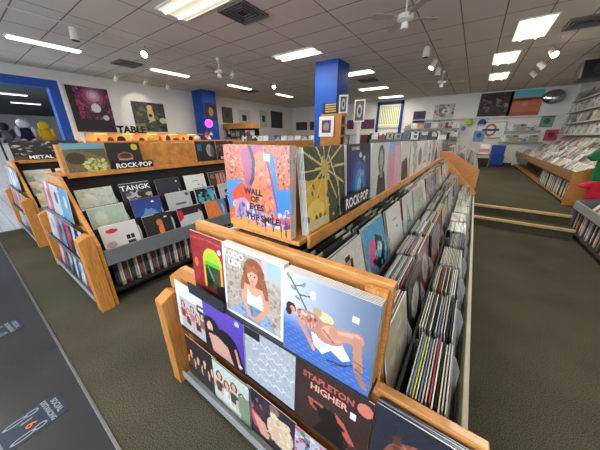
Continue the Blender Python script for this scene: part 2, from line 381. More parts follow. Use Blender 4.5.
    a.spots(26, [(70, 50, 60), (150, 110, 100), (40, 36, 50)], .07, (0, 0, .6, .4)); a.poly([(0, .4), (.3, .5), (.4, .8), (.15, .8)], (200, 70, 96)).poly([(.1, .5), (.4, .56), (.5, .9), (.3, .9)], (226, 160, 140)).ell(.7, .5, .26, .3, (220, 196, 158)).spots(50, [(240, 222, 190), (200, 168, 126), (234, 206, 170)], .035, (.46, .2, .95, .8)).ell(.62, .58, .09, .13, (230, 180, 156))
    a.poly([(.5, .8), (1, .8), (1, 1), (.4, 1)], (40, 30, 44))
    A['blonde'] = card_mesh('printed_sleeve_blonde', a)
    a = Art(40, (190, 180, 190)).spots(150, [(214, 90, 140), (90, 120, 170), (230, 220, 225), (120, 90, 70), (80, 130, 90), (60, 50, 60)], .035)
    A['crowd'] = card_mesh('printed_sleeve_crowd', a)
    # ridge display
    a = Art(64, (60, 70, 50)).noise(10, 2)
    a.poly([(0, .35), (.5, .38), (.52, 1), (0, 1)], (222, 176, 40)).ell(.2, .75, .2, .15, (240, 206, 90))
    for k in range(12): a.line([(.45, .25), (.45+.6*math.cos(k*.52), .25+.5*math.sin(k*.52))], .012, (226, 200, 130))
    a.ell(.45, .25, .1, .1, (206, 170, 90)).line([(.55, .1), (.8, .5), (.85, .95)], .014, (210, 206, 180)).spots(30, [(210, 190, 120), (90, 90, 60)], .03, (0, .1, .9, .9)); a.rect(0, .84, .5, .95, (214, 196, 150))
    A['burst'] = card_mesh('printed_sleeve_burst', a, .31)
    a = Art(64, (40, 36, 92))
    for r_, c in ((.42, (44, 60, 130)), (.32, (46, 100, 176)), (.22, (60, 150, 214)), (.12, (120, 200, 236))): a.ell(.5, .66, r_*.9, r_*1.3, c)
    a.rect(0, .72, 1, 1, (34, 70, 52)); [a.rect(0, .74+.06*k, 1, .755+.06*k, (60, 150, 80)) for k in range(4)]
    a.rect(0, 0, 1, .1, (22, 20, 40)).ell(.62, .2, .1, .08, (30, 26, 40)).ell(.54, .17, .05, .04, (210, 220, 230)).ell(.7, .22, .05, .04, (200, 210, 220)).ell(.6, .46, .07, .06, (190, 200, 216)).line([(.6, .3), (.6, .62)], .02, (24, 22, 40)).poly([(.54, .62), (.66, .62), (.64, 1), (.54, 1)], (150, 40, 60))
    A['arcs'] = card_mesh('printed_sleeve_arcs', a, .31, texts=[('NOWHERE', .06, .34, .08, (200, 200, 214), 1)])
    a = Art(48, (206, 208, 204)).noise(5, 2); a.ell(.56, .32, .2, .28, (70, 70, 72)).ell(.56, .32, .12, .19, (176, 176, 174)).poly([(.36, .6), (.76, .56), (.9, 1), (.26, 1)], (58, 58, 60)).ell(.52, .29, .02, .01, (30, 30, 30)).ell(.61, .29, .02, .01, (30, 30, 30)).ell(.56, .42, .04, .012, (60, 50, 50)).poly([(.5, .5), (.62, .5), (.64, .66), (.5, .66)], (150, 150, 148))
    A['portrait'] = card_mesh('printed_sleeve_portrait', a, .31)
    a = Art(40, (226, 148, 176)).rect(0, 0, 1, .25, (160, 182, 226)).poly([(.5, .1), (1, .05), (1, 1), (.45, 1)], (232, 178, 190)).ell(.7, .6, .12, .35, (206, 190, 196)).noise(6, 2)
    A['pink'] = card_mesh('printed_sleeve_pink', a, .31)
    a = Art(40, (214, 210, 196)).poly([(.1, .5), (.7, .4), (.9, 1), (.1, 1)], (78, 62, 54)).noise(8, 2); A['cream'] = card_mesh('printed_sleeve_cream', a, .31)
    # second rack covers
    a = Art(48, (190, 198, 182)).noise(8, 2).ell(.3, .45, .2, .3, (208, 214, 200)).spots(40, [(172, 182, 166), (204, 210, 198)], .04); A['mist'] = card_mesh('printed_sleeve_mist', a)
    a = Art(48, (166, 186, 164)).noise(7, 2).ell(.3, .4, .16, .25, (192, 204, 184)).rect(0, .7, 1, 1, (128, 164, 142)).border(.03, (206, 208, 200)); A['mistgreen'] = card_mesh('printed_sleeve_mistgreen', a)
    a = Art(48, (40, 40, 44)).noise(8, 2).spots(20, [(170, 170, 176), (90, 90, 96), (20, 20, 24)], .1, (.1, .3, .95, .95)); A['tangk'] = card_mesh('printed_sleeve_monochrome', a, texts=[('TANGK', .25, .5, .25, (240, 240, 244), 1.15)])
    a = Art(32, (34, 38, 50)).noise(3, 2).ell(.85, .16, .04, .04, (220, 220, 220)); A['slate'] = card_mesh('printed_sleeve_slate', a)
    a = Art(32, (226, 226, 220)).rect(.35, .25, .62, .28, (140, 140, 140)).ell(.6, .45, .05, .03, (60, 60, 60)); A['plainwhite'] = card_mesh('printed_sleeve_plain', a)
    a = Art(40, (70, 54, 54)).noise(10, 2).poly([(.4, .1), (.9, .05), (1, 1), (.4, 1)], (206, 128, 114)).ell(.2, .2, .1, .1, (160, 100, 70)).line([(.6, .1), (.6, .9)], .03, (90, 50, 50)).line([(.8, .1), (.8, .9)], .03, (90, 50, 50)); A['dancers'] = card_mesh('printed_sleeve_dancers', a)
    a = Art(48, (28, 62, 140)).grad((34, 52, 120), (40, 96, 176)).poly([(.3, .55), (.42, .34), (.5, .42), (.6, .38), (.9, .7), (.1, .7)], (96, 140, 190)).rect(0, .62, 1, 1, (24, 30, 52)).ell(.7, .16, .05, .03, (240, 240, 240)); A['bluepeak'] = card_mesh('printed_sleeve_bluepeak', a)
    a = Art(40, (178, 180, 184)).noise(4, 2).rect(.3, .42, .75, .5, (96, 96, 102)).ell(.85, .12, .07, .07, (70, 80, 76)); A['greytype'] = card_mesh('printed_sleeve_greytype', a)
    a = Art(48, (16, 26, 36)).ell(.25, .5, .14, .25, (70, 160, 200)).ell(.6, .5, .16, .3, (40, 130, 130)).ell(.45, .75, .3, .15, (120, 190, 220)).poly([(.6, .1), (.9, .1), (.9, .8), (.7, .5)], (80, 160, 200)).spots(20, [(14, 22, 30), (110, 190, 220)], .06).border(.04, (170, 176, 180)); A['cyan'] = card_mesh('printed_sleeve_cyan', a)
    a = Art(40, (190, 190, 188)).noise(8, 2).spots(14, [(50, 50, 52), (110, 110, 110), (230, 230, 230)], .1, (.2, .2, .9, .9)); A['sketch'] = card_mesh('printed_sleeve_sketch', a)
    a = Art(48, (226, 124, 64)).noise(12, 2).poly([(.55, 0), (1, 0), (1, .8), (.7, .6)], (90, 120, 170)).rect(0, .7, 1, 1, (230, 150, 100)); A['rust'] = card_mesh('printed_sleeve_rust', a)
    a = Art(40, (34, 28, 28)).poly([(.45, .3), (.6, .3), (.62, 1), (.4, 1)], (226, 120, 50)).ell(.5, .3, .1, .12, (190, 110, 60)).noise(6, 2).ell(.75, .15, .05, .03, (220, 220, 220)); A['ember'] = card_mesh('printed_sleeve_ember', a)
    a = Art(40, (190, 190, 194)).rect(0, 0, 1, .3, (34, 28, 30)).poly([(0, .05), (.2, .1), (.2, .4), (0, .5)], (190, 40, 50)).noise(8, 2); A['redflag'] = card_mesh('printed_sleeve_redflag', a)
    a = Art(48, (206, 200, 196)).ell(.3, .18, .16, .07, (206, 36, 60)).rect(.62, .42, .72, .56, (30, 30, 30)).rect(.76, .42, .86, .56, (30, 30, 30)).rect(.62, .6, .86, .7, (60, 60, 60)).ell(.2, .6, .14, .1, (180, 150, 146)); A['stamp'] = card_mesh('printed_sleeve_stamp', a)
    a = Art(56, (104, 96, 66)).noise(10, 2).rect(0, 0, 1, .22, (106, 156, 168)).poly([(0, .2), (.6, .3), (1, .6), (1, .4), (1, .2)], (90, 80, 60)).spots(60, [(176, 176, 90), (140, 146, 70), (196, 196, 130)], .04, (.4, .55, 1, 1)).ell(.25, .5, .22, .2, (60, 52, 40)); A['meadow'] = card_mesh('printed_sleeve_meadow', a, .335, .285)
    a = Art(48, (30, 26, 28)).ell(.5, .52, .24, .16, (140, 96, 84)).ell(.5, .5, .17, .1, (70, 40, 40)).rect(.3, .6, .7, .64, (200, 150, 130)).ell(.82, .18, .1, .12, (196, 184, 60)); A['oval'] = card_mesh('printed_sleeve_oval', a, .335, .285)
    a = Art(48, (26, 30, 36)).ell(.68, .45, .16, .3, (168, 160, 156)).ell(.62, .38, .03, .02, (30, 26, 26)).ell(.74, .38, .03, .02, (30, 26, 26)).ell(.8, .5, .1, .3, (90, 84, 84)).rect(.1, .15, .32, .45, (56, 100, 130)); A['halfface'] = card_mesh('printed_sleeve_halfface', a, .335, .285)
    a = Art(48, (60, 44, 46)).noise(10, 2).poly([(.5, .2), (.7, .6), (.3, .6)], (200, 40, 40)).spots(16, [(120, 110, 110), (30, 26, 28)], .06); A['scarlet'] = card_mesh('printed_sleeve_scarlet', a, .335, .285)
    a = Art(56, (34, 28, 30)).noise(8, 2).spots(50, [(120, 120, 120), (70, 64, 62), (180, 176, 170), (20, 18, 20)], .04).rect(0, .78, 1, 1, (92, 62, 44)); A['metalposter'] = card_mesh('printed_sleeve_battle', a, .8, .29)
    a = Art(48, (84, 170, 210)).noise(10, 2).ell(.35, .5, .2, .24, (236, 90, 140)).poly([(.5, .2), (.8, .35), (.9, 1), (.4, .9)], (34, 44, 60)).ell(.65, .5, .12, .1, (220, 236, 240)).spots(14, [(30, 50, 70), (120, 200, 226)], .06, (.3, .4, 1, 1)); A['aqua'] = card_mesh('printed_sleeve_aqua', a)
    a = Art(40, (206, 214, 208)).line([(.3, .9), (.5, .3), (.75, .9)], .04, (90, 130, 130)).line([(.4, .65), (.66, .65)], .03, (90, 130, 130)); A['letterA'] = card_mesh('printed_sleeve_line', a, edge=(196, 70, 70))
hero()

PAL = [(214, 214, 210), (196, 198, 196), (44, 42, 44), (84, 84, 88), (150, 70, 70), (96, 116, 146), (204, 190, 154), (150, 166, 150), (226, 226, 222), (190, 176, 160), (146, 146, 150), (104, 84, 78), (206, 134, 108), (230, 228, 220)]
NAMES = ['white', 'pale grey', 'black', 'charcoal', 'dark red', 'dull blue', 'tan', 'sage green', 'off-white', 'beige', 'mid grey', 'brown', 'salmon', 'cream']
EDGES = [(214, 212, 206), (186, 186, 184), (30, 30, 32), (60, 58, 60), (190, 186, 176), (206, 196, 168), (170, 60, 66), (196, 196, 80), (110, 140, 170), (228, 226, 220)]
EN = ['white', 'grey', 'black', 'charcoal', 'pale grey', 'cream', 'red', 'yellow', 'blue', 'bright white']
GEN = []
def gen_art(i, n=14):
    k = (i if i % 3 else (0, 8, 13, 1, 7, 6)[(i//3) % 6]) % len(PAL); bg = PAL[k]; a = Art(n, bg).noise(10, 1); r = a.r
    kind = i % 6; c = PAL[r.randint(len(PAL))]; c2 = PAL[r.randint(len(PAL))]
    if kind == 0: person(a, .5, .3, .8, (50, 40, 36), c)
    elif kind == 1: a.rect(.1, .1, .9, .6, c).rect(.2, .7, .8, .78, c2)
    elif kind == 2: a.ell(.5, .5, .3, .3, c).ell(.5, .5, .12, .12, c2)
    elif kind == 3: a.spots(18, [c, c2, PAL[0]], .12)
    elif kind == 4: a.poly([(0, .6), (.5, .3), (1, .7), (1, 1), (0, 1)], c).ell(.7, .2, .1, .1, c2)
    else: a.rect(0, 0, 1, .2, c).ell(.4, .6, .2, .28, c2)
    return a, NAMES[k]
for i in range(56):
    a, nm = gen_art(i); e = rnd.choice([0, 0, 1, 1, 2, 2, 3, 4, 4, 4, 5, 6, 7, 8, 9, 9, 0, 2])
    GEN.append((card_mesh('printed_sleeve', a, SZ, edge=EDGES[e], back=EDGES[e]), nm, EN[e], a, EDGES[e]))

ORD = ['first', 'second', 'third', 'fourth', 'fifth', 'sixth', 'seventh', 'eighth', 'ninth', 'tenth', 'eleventh', 'twelfth', 'thirteenth', 'fourteenth', 'fifteenth', 'sixteenth', 'seventeenth', 'eighteenth', 'nineteenth', 'twentieth']

# ------------------------------------------------------------------ the setting
CZ = 3.5
def build_shell():
    f = MB(); f.box(-6.35, 3.0, .07, 5.37, -.05, 0); f.box(1.6, 3.0, 5.37, 6.02, -.05, 0); f.box(-11.2, -6.35, 1.0, 5.35, -.052, -.002, 0); f.box(-11.2, -1.9, 5.35, 15.1, -.05, 0)
    struct('floor', f, M['carpet'])
    f = MB(); f.box(-6.4, 3.0, -3.6, .065, -.05, 0.001); struct('trim_1_lino_floor', f, M['lino']).name = 'floor.001'
    f = MB(); f.box(-34, -6.4, -3.6, 1.0, -.05, 0.001); f.box(-34, -11.35, 1.0, 14.0, -.05, 0.001); struct('floor.002', f, M['plank'])
    f = MB(); f.box(-6.4, 3.0, .062, .078, -.01, .006); bevel(struct('trim_1', f, M['metal']), .003)
    f = MB(); f.box(-6.40, -6.345, .07, 1.0, -.01, .008); struct('trim_2', f, M['metal'])
    # raised platform with two steps
    p = MB(); p.box(-1.9, 1.60, 5.74, 6.02, -.05, .3); p.box(-1.9, 3.0, 6.02, 15.1, -.05, .3); struct('floor.003', p, M['carpet'])
    p = MB(); p.box(-1.9, 1.6, 5.38, 5.735, -.05, .15); struct('trim_3', p, M['carpet'])
    for k, (y, z) in enumerate(((5.36, .15), (5.72, .3))):
        t = MB(); t.box(.24, 1.6, y-.012, y+.045, z-.035, z+.012); bevel(struct('trim_%d' % (4+k), t, M['steptrim']), .008)
    c = MB(); c.box(-1.0, 3.0, -3.6, 15.1, CZ, CZ+.06, 1); c.box(-11.2, -1.0, -3.6, 15.1, CZ, CZ+.06, 0)
    struct('ceiling', c, [M['ceilA'], M['ceilB']])
    w = MB(); w.box(-11.2, 3.1, 15.1, 15.3, 0, CZ); struct('wall_back', w, M['wall'])
    w = MB(); w.box(3.0, 3.15, -3.6, 15.1, 0, CZ); struct('wall_right', w, M['wall'])
    w = MB(); w.box(-11.35, -11.2, 2.62, 15.1, 0, CZ); w.box(-11.35, -11.2, -3.6, 2.62, 3.2, CZ); w.box(-11.35, -11.2, -3.6, -1.2, 0, 3.2); struct('wall_left', w, M['wall'])
    w = MB()
    for b in ((-34.1, -16.5, 0, CZ), (-12.5, -6.5, 0, CZ), (2.0, 3.15, 0, CZ), (-16.5, -12.5, 0, .5), (-16.5, -12.5, 2.9, CZ), (-6.5, 2.0, 0, .5), (-6.5, 2.0, 2.9, CZ)): w.box(b[0], b[1], -3.75, -3.6, b[2], b[3])
    struct('wall_front', w, M['wall'])
    for i, (a, b, n) in enumerate(((-16.5, -12.5, 3), (-6.5, 2.0, 6))):
        w = MB(); w.box(a, b, -3.72, -3.7, .5, 2.9); struct('window_%d' % (2+i), w, M['daylight'])  # glowing panes of unseen front windows, added to brighten both rooms
        w = MB(); [w.box(a+(b-a)*k/n-.03, a+(b-a)*k/n+.03, -3.7, -3.6, .5, 2.9) for k in range(n+1)]; w.box(a, b, -3.7, -3.6, .48, .54); w.box(a, b, -3.7, -3.6, 2.86, 2.92); struct('trim_%d' % (20+i), w, M['black'])
    # blue door frame to the adjoining room
    w = MB(); w.box(-11.42, -11.1, 2.36, 2.6, 0, 3.2); w.box(-11.42, -11.1, -1.2, 2.36, 2.98, 3.2); w.box(-11.42, -11.1, -1.2, -.96, 0, 2.98)
    struct('door_1', w, M['blue'])
    w = MB(); w.box(-11.17, -11.11, 2.6, 2.68, 0, 3.24); w.box(-11.17, -11.11, -1.2, 2.6, 3.2, 3.24); struct('trim_6', w, M['white'])
    # adjoining room
    w = MB(); w.box(-34.1, -34, -3.6, 14.0, 0, .5); w.box(-34.1, -34, -3.6, 14.0, 2.4, CZ); w.box(-34.1, -34, 1.4, 14.0, .5, 2.4); struct('wall_far_left', w, M['wall'])
    w = MB(); w.box(-34, -11.35, 14.0, 14.12, 0, CZ); struct('wall_adjoining', w, M['wall'])
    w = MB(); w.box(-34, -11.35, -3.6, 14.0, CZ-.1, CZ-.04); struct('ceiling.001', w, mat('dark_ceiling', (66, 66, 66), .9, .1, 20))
    w = MB(); w.box(-34.06, -34.04, -3.6, 1.4, .5, 2.4); struct('window_1', w, M['daylight'])
    w = MB()
    for y in (-3.5, -1.9, -.3, 1.36): w.box(-34.04, -33.96, y-.03, y+.03, .5, 2.4)
    w.box(-34.04, -33.96, -3.6, 1.4, .46, .54); w.box(-34.04, -33.96, -3.6, 1.4, 2.36, 2.44); struct('trim_7', w, M['black'])
    for nm, b in (('baseboard_back', (.2, 1.62, 15.06, 15.1, .3, .4)), ('baseboard_left', (-11.2, -11.17, 2.7, 15.0, 0, .1))):
        w = MB(); w.box(*b); struct(nm, w, M['black'])
    # pillars
    for i, (x0, x1, y0, y1) in enumerate(((-4.08, -3.38, 6.6, 7.3), (-10.95, -10.2, 7.1, 7.8))):
        w = MB(); w.box(x0, x1, y0, y1, 0, CZ-.002); struct('trim_%d' % (8+i), w, M['blue'])
build_shell()

# ------------------------------------------------------------------ rack furniture
TIERS = ((.25, 1.07), (.45, .92), (.65, .77))
PITCH = .345
def rack(name, label, c, y0, y1, z0=0, sides=(1,), step=False, front=None, ndiv=99, low=False):
    r = empty(name, (c, y0, z0), label, 'record rack')
    L = y1-y0
    m = MB(); m.box(-.13, .13, .03, L-.03, .1, 1.0 if low else 1.19); part('core', m, M['dark'], r)
    if not low:
        m = MB(); m.box(-.172, .172, .037, L-.03, 1.192, 1.208); bevel(part('ridge_shelf', m, M['wood'], r), .003)
        m = MB(); m.box(-.03, .08, .09, L-.03, 1.209, 1.48); part('header_board', m, M['wood'], r)
    for s in (-1, 1):
        zr = -.25 if low else 0; m = MB(); x = sorted((s*.176, s*.19)); m.box(x[0], x[1], .08, L-.03, 1.17+zr, 1.219+zr); bevel(part('rail', m, M['wood'], r), .003)
        if s in sides:
            for k, (tx, tz) in enumerate(TIERS):
                if c == -.6 and not low: tz += (.085, .02, 0)[k]
                m = MB(); a, b = sorted((s*(tx-(.145 if k == 0 and c == -.6 else .115)), s*(tx+.098))); m.box(a, b, .035, L-.03, tz-.325, tz-.307)
                if k < 2:
                    a, b = sorted((s*(tx+.098), s*(tx+.108))); m.box(a, b, .035, L-.03, tz-.47, tz-.2)
                part('tier_shelf', m, M['dark'], r)
                nd = int(L/PITCH)
                for q in range(1, min(nd, ndiv)):
                    m = MB(); yy = .04+q*PITCH
                    a = s*(tx-.11); b = s*(tx+.094)
                    poly = [(a, tz-.3), (b, tz-.3), (b-s*.004, tz-(.13 if k == 2 else .2)), (b-s*.03, tz-(.07 if k == 2 else .15)), (a+s*.06, tz-.06), (a, tz-.06)]
                    m.prism_y(poly, yy-.002, yy+.002); part('bin_divider', m, M['divider'], r)
        x = sorted((s*.765, s*.785)); m = MB(); m.box(x[0], x[1], .035, L-.03, .42, .575); fb = part('front_board', m, M[front or 'grey'], r); bevel(fb, .003)
        x = sorted((s*.13, s*.76)); m = MB(); m.box(x[0], x[1], .035, L-.03, .425, .44); m.box(x[0], x[1], .035, L-.03, .12, .14); part('lower_shelf', m, M['dark'], r)
        x = sorted((s*.6, s*.62)); m = MB(); m.box(x[0], x[1], .035, L-.03, 0, .12); part('kick_board', m, M['black'], r)
    # end walls
    for e, (a, b) in enumerate(((0, .03), (L-.03, L))):
        m = MB()
        if step and e == 0:
            m.prism_y([(-.79, .0), (.79, 0), (.79, .80), (.505, .80), (.505, 1.185), (-.40, 1.185), (-.40, .86), (-.62, .86), (-.79, .74)], a, b)
        else:
            h_ = .98 if low else 1.2; m.prism_y([(-.79, 0), (.79, 0), (.79, .64), (.24, h_), (-.24, h_), (-.79, .64)], a, b)
        bevel(part('end_panel', m, M['woodx'], r), .004)
    return r

rack('display_rack', 'long double-sided wooden record rack nearest the camera', -.6, .57, 5.1, sides=(1, -1), step=True, front='pale')
rack('display_rack', 'long wooden record rack across the aisle with the meadow cover on its header', -3.35, .52, 5.3, sides=(1,))
rack('display_rack', 'wooden record rack at far left carrying the METAL sign', -5.8, .5, 5.2, sides=(1,))
rack('display_rack', 'wooden record rack on the raised platform behind the nearest rack', -.6, 5.9, 11.5, .3, sides=(1,), low=True)

# rack feet / posts and endcap shelving
def endcap(c, y, label, lo, hi, z_tiers, left_posts):
    r = empty('endcap_shelf', (0, y, 0), label, 'shelf')
    for (x0, x1, h) in left_posts:
        m = MB(); m.prism_x([(-.115, 0), (-.004, 0), (-.004, h), (-.04, h+.02), (-.115, h-.02)], x0, x1); bevel(part('post', m, M['woodz'], r), .006)
    for (x0, x1, z, d) in z_tiers:
        m = MB(); m.box(x0, x1, -d-.02, -.004, z-.01, z); part('ledge', m, M['lgrey'] if z < .2 else M['dark'], r)
        if c == -.6 and z > .2: continue
        m = MB(); m.box(x0, x1, -d-.026, -d-.02, z-.014, z+(.04 if z < .2 else .035)); part('lip', m, M['lgrey'] if z < .2 else M['acrylic'], r)
    return r
endcap(-.6, .57, 'stepped shelf of records on the end of the nearest rack', 0, 0,
       [(-1.26, .19, .085, .075), (-1.24, .19, .475, .036)], [(-1.375, -1.29, .665)])
r0 = empty('upper_ledge', (0, .57, .846), 'smoked plastic ledge under the red cover and its neighbours', 'ledge')
m = MB(); m.box(-1.0, -.1, -.082, -.004, -.009, -.001); part('base', m, M['smoke'], r0); m = MB(); m.box(-1.0, -.735, -.088, -.082, -.009, .05); part('lip', m, M['smoke'], r0)
m = MB(); m.box(-.165, -.105, .545, .567, .80, 1.17)
p_ = part('wooden_batten', m, M['woodz'], None); tag(p_, 'upright wooden batten at the right of the upper endcap records', 'batten')
endcap(-3.35, .52, 'three-tier clear shelf of records on the end of the rack across the aisle', 0, 0,
       [(-4.05, -2.68, .08, .09), (-4.05, -2.66, .45, .08), (-3.9, -2.8, .8, .05)], [(-2.66, -2.545, .74), (-4.15, -4.07, .7)])
endcap(-5.8, .5, 'three-tier clear shelf of records on the end of the far left rack', 0, 0,
       [(-6.5, -5.13, .08, .09), (-6.5, -5.13, .45, .08), (-6.3, -5.3, .8, .05)], [(-5.12, -5.0, .72), (-6.6, -6.52, .7)])

# ---- hero records on the nearest rack's end
def cover(key, x, y, z, lean, label, group=None, rz=0, name='record_sleeve'):
    return put(A[key], (x, y, z), rz, lean, label, 'record', group, name)
UP = 'records on the upper ledge of the nearest endcap'; MID = 'records on the middle ledge of the nearest endcap'; LOW = 'records on the bottom ledge of the nearest endcap'
XL = -1.30
cover('arch', -.845, .525, .846, 3, 'red record cover with a green arched doorway on the upper ledge', UP)
for k in range(5):
    c_ = cover('beach', -.585, .508+.006*k, .846, 3, 'sandy cover with a woman in white, front of its stack' if k == 0 else 'white edge of a spare copy stacked behind the sandy beach cover', UP)
for k in range(6):
    cover('recline', -.262, .496+.0062*k, .846, 3, 'blue and white cover with a reclining figure, front of its stack' if k == 0 else 'grey edge of a spare copy behind the reclining figure cover', UP)
for k, (key, lb) in enumerate((('group', 'white cover with a group photo and black tag, middle ledge of nearest endcap'), ('purple', 'purple cover with a dark-haired woman, middle ledge of nearest endcap'), ('silver', 'silver cover with faint embossed script, middle ledge of nearest endcap'), ('hat', 'dark brown cover lettered STAPLETON HIGHER with a hat silhouette'), ('curls', 'black cover showing curly auburn hair, right end of middle ledge'))):
    x = (-1.105, -.832, -.545, -.240, .068)[k]
    cover(key, x, .525-.006*(k % 2), .48 if k not in (3,) else .477, 3, lb, MID)
    if k == 4:
        for q in range(3): put(GEN[2+q][0], (x, .545+.0065*q, .482), 0, 0, 'spare record behind the curly hair cover, edge just below the rail', 'record', MID)
for k, (key, lb) in enumerate((('band', 'dark cover with a dim group of people, left of bottom ledge'), ('meadowband', 'pale cover with four standing people on the bottom ledge'), ('blonde', 'cover with blonde curls and a pink sleeve on the bottom ledge'), ('crowd', 'busy multicoloured cover on the bottom ledge below the brown cover'), ('slate', 'plain slate cover at the right end of the bottom ledge'))):
    cover(key, (-1.095, -.82, -.54, -.235, .07)[k], .513-.006*(k % 2), .087, 3, lb, LOW)
# swirl cover facing front on the ridge, with spares
for k in range(5):
    put(A['swirl'], (-.618, .606+.007*k, 1.209), 0, 0, 'orange and blue swirl cover lettered WALL OF EYES facing the camera' if k == 0 else 'spare copy close behind the orange and blue WALL OF EYES cover', 'record', 'copies of the WALL OF EYES record')

# ---- ridge header displays
def header(c, side, y, z, keys, grp, width=.31):
    for k, (key, lb, n) in enumerate(keys):
        if key is None: y += width; continue
        me = A[key] if isinstance(key, str) else key
        for q in range(n):
            put(me, (c+side*(.168-.006*q-.0), y+width/2, z+1.209), 90*side, 5, lb if q == 0 else 'spare copy behind: '+lb, 'record', grp)
        y += width
main_keys = [('burst', 'yellow cover with a golden burst at the near end of the ridge', 5), ('arcs', 'navy cover with glowing blue arcs beside the ROCK POP sign', 5), ('portrait', 'pale grey cover with a black and white portrait on the ridge', 4), ('pink', 'pink cover with a pale blue band on the ridge', 3), ('cream', 'cream and dark brown cover next after the pink one on the ridge', 2)]
for i in range(8):
    g = GEN[(i*5+3) % 56]; main_keys.append((g[0], '%s cover on the nearest ridge, %s after the cream and brown one' % (g[1], ORD[i]), 1))
header(-.6, 1, .655, 0, main_keys, 'records on the ridge of the nearest rack', .335)
header(-3.35, 1, .62, 0, [('meadow', 'meadow cover with teal sky at the near end of the second header', 1), ('oval', 'black cover with an oval emblem and yellow seal on the second header', 1), (None, '', 0), (None, '', 0), ('halfface', 'black cover with a pale half-lit face on the second header', 1), ('scarlet', 'dark cover with a red triangle beside the second ROCK POP sign', 1)], 'records on the header across the aisle', .345)
o = put(A['metalposter'], (-5.8+.168, .95, 1.209), 90, 5, 'dark battle-scene print on the header of the far left rack', 'print', None, 'header_print')
# ROCK POP / METAL signs
def sign(txt, x, y, z, w, h, rz, label, lean=5):
    mb = MB(); mb.box(-w/2, w/2, -.006, 0, 0, h); add_text(mb, txt, h*.92, 0, h*.17, -.0068, 1, bold=h*.025, sx=w/(h*.92*len(txt)*.66))
    me = mb.mesh('sign', [M['black'], M['letter']], fixn=False)
    o = obj('genre_sign', me); o.location = (x, y, z); o.rotation_euler = (-R(lean), 0, R(rz)); return tag(o, label, 'sign', 'genre signs')
sign('ROCK\u00b7POP', -.415, 1.08, 1.235, .30, .07, 90, 'black ROCK POP sign on the ridge of the nearest rack')
sign('ROCK\u00b7POP', -3.165, 1.2, 1.215, .40, .075, 90, 'black ROCK POP sign under the oval emblem cover')
sign('ROCK\u00b7POP', -3.165, 2.56, 1.215, .36, .07, 90, 'black ROCK POP sign at the far end of the second header')
sign('METAL', -5.60, .84, 1.22, .30, .075, 90, 'black METAL sign on the far left rack')
m = MB(); m.box(-.02, .02, 0, .02, 0, .36); o = part('white_panel', m, M['white'], None); o.location = (-5.60, 1.42, 1.21)
tag(o, 'narrow white panel standing at the end of the METAL sign', 'panel')

# ---- bins
def bin_slot(c, s, z0, k, y, n, lean, grp, lab, gap=.0105, jitter=.007, pool=None, front=None):
    tx, tz = TIERS[k]; tz += (.085, .02, 0)[k]*(c == -.6 and z0 == 0); gap *= rnd.uniform(.85, 1.05); lean += rnd.uniform(-2.5, 2.5)
    for q in range(n):
        g = pool[(q*7+int(y*31)+k*13) % len(pool)] if pool else rnd.choice(GEN)
        x = c+s*(tx+.086-gap*q)
        if k == 0 and q % 3 == 2 and int((y-.6)/PITCH) < 4:
            o = put(dme, (x, y, z0+tz-.305), 90*s, lean, 'black plastic divider card %s' % lab, 'divider card', 'black divider cards', 'divider_card'); continue
        me, nm, en = g[0], g[1], g[2]
        if q == 0 and front: me = A[front[0]]; lb = front[1]
        elif q == 0: lb = 'front %s record cover %s' % (nm, lab)
        else: lb = '%s-edged record sleeve %s' % (en, lab)
        o = put(me, (x, y+rnd.uniform(-.006, .006), z0+tz-.305+rnd.uniform(0, jitter)*(1+2*(rnd.random() < .2))), 90*s, lean, lb, 'record', grp)

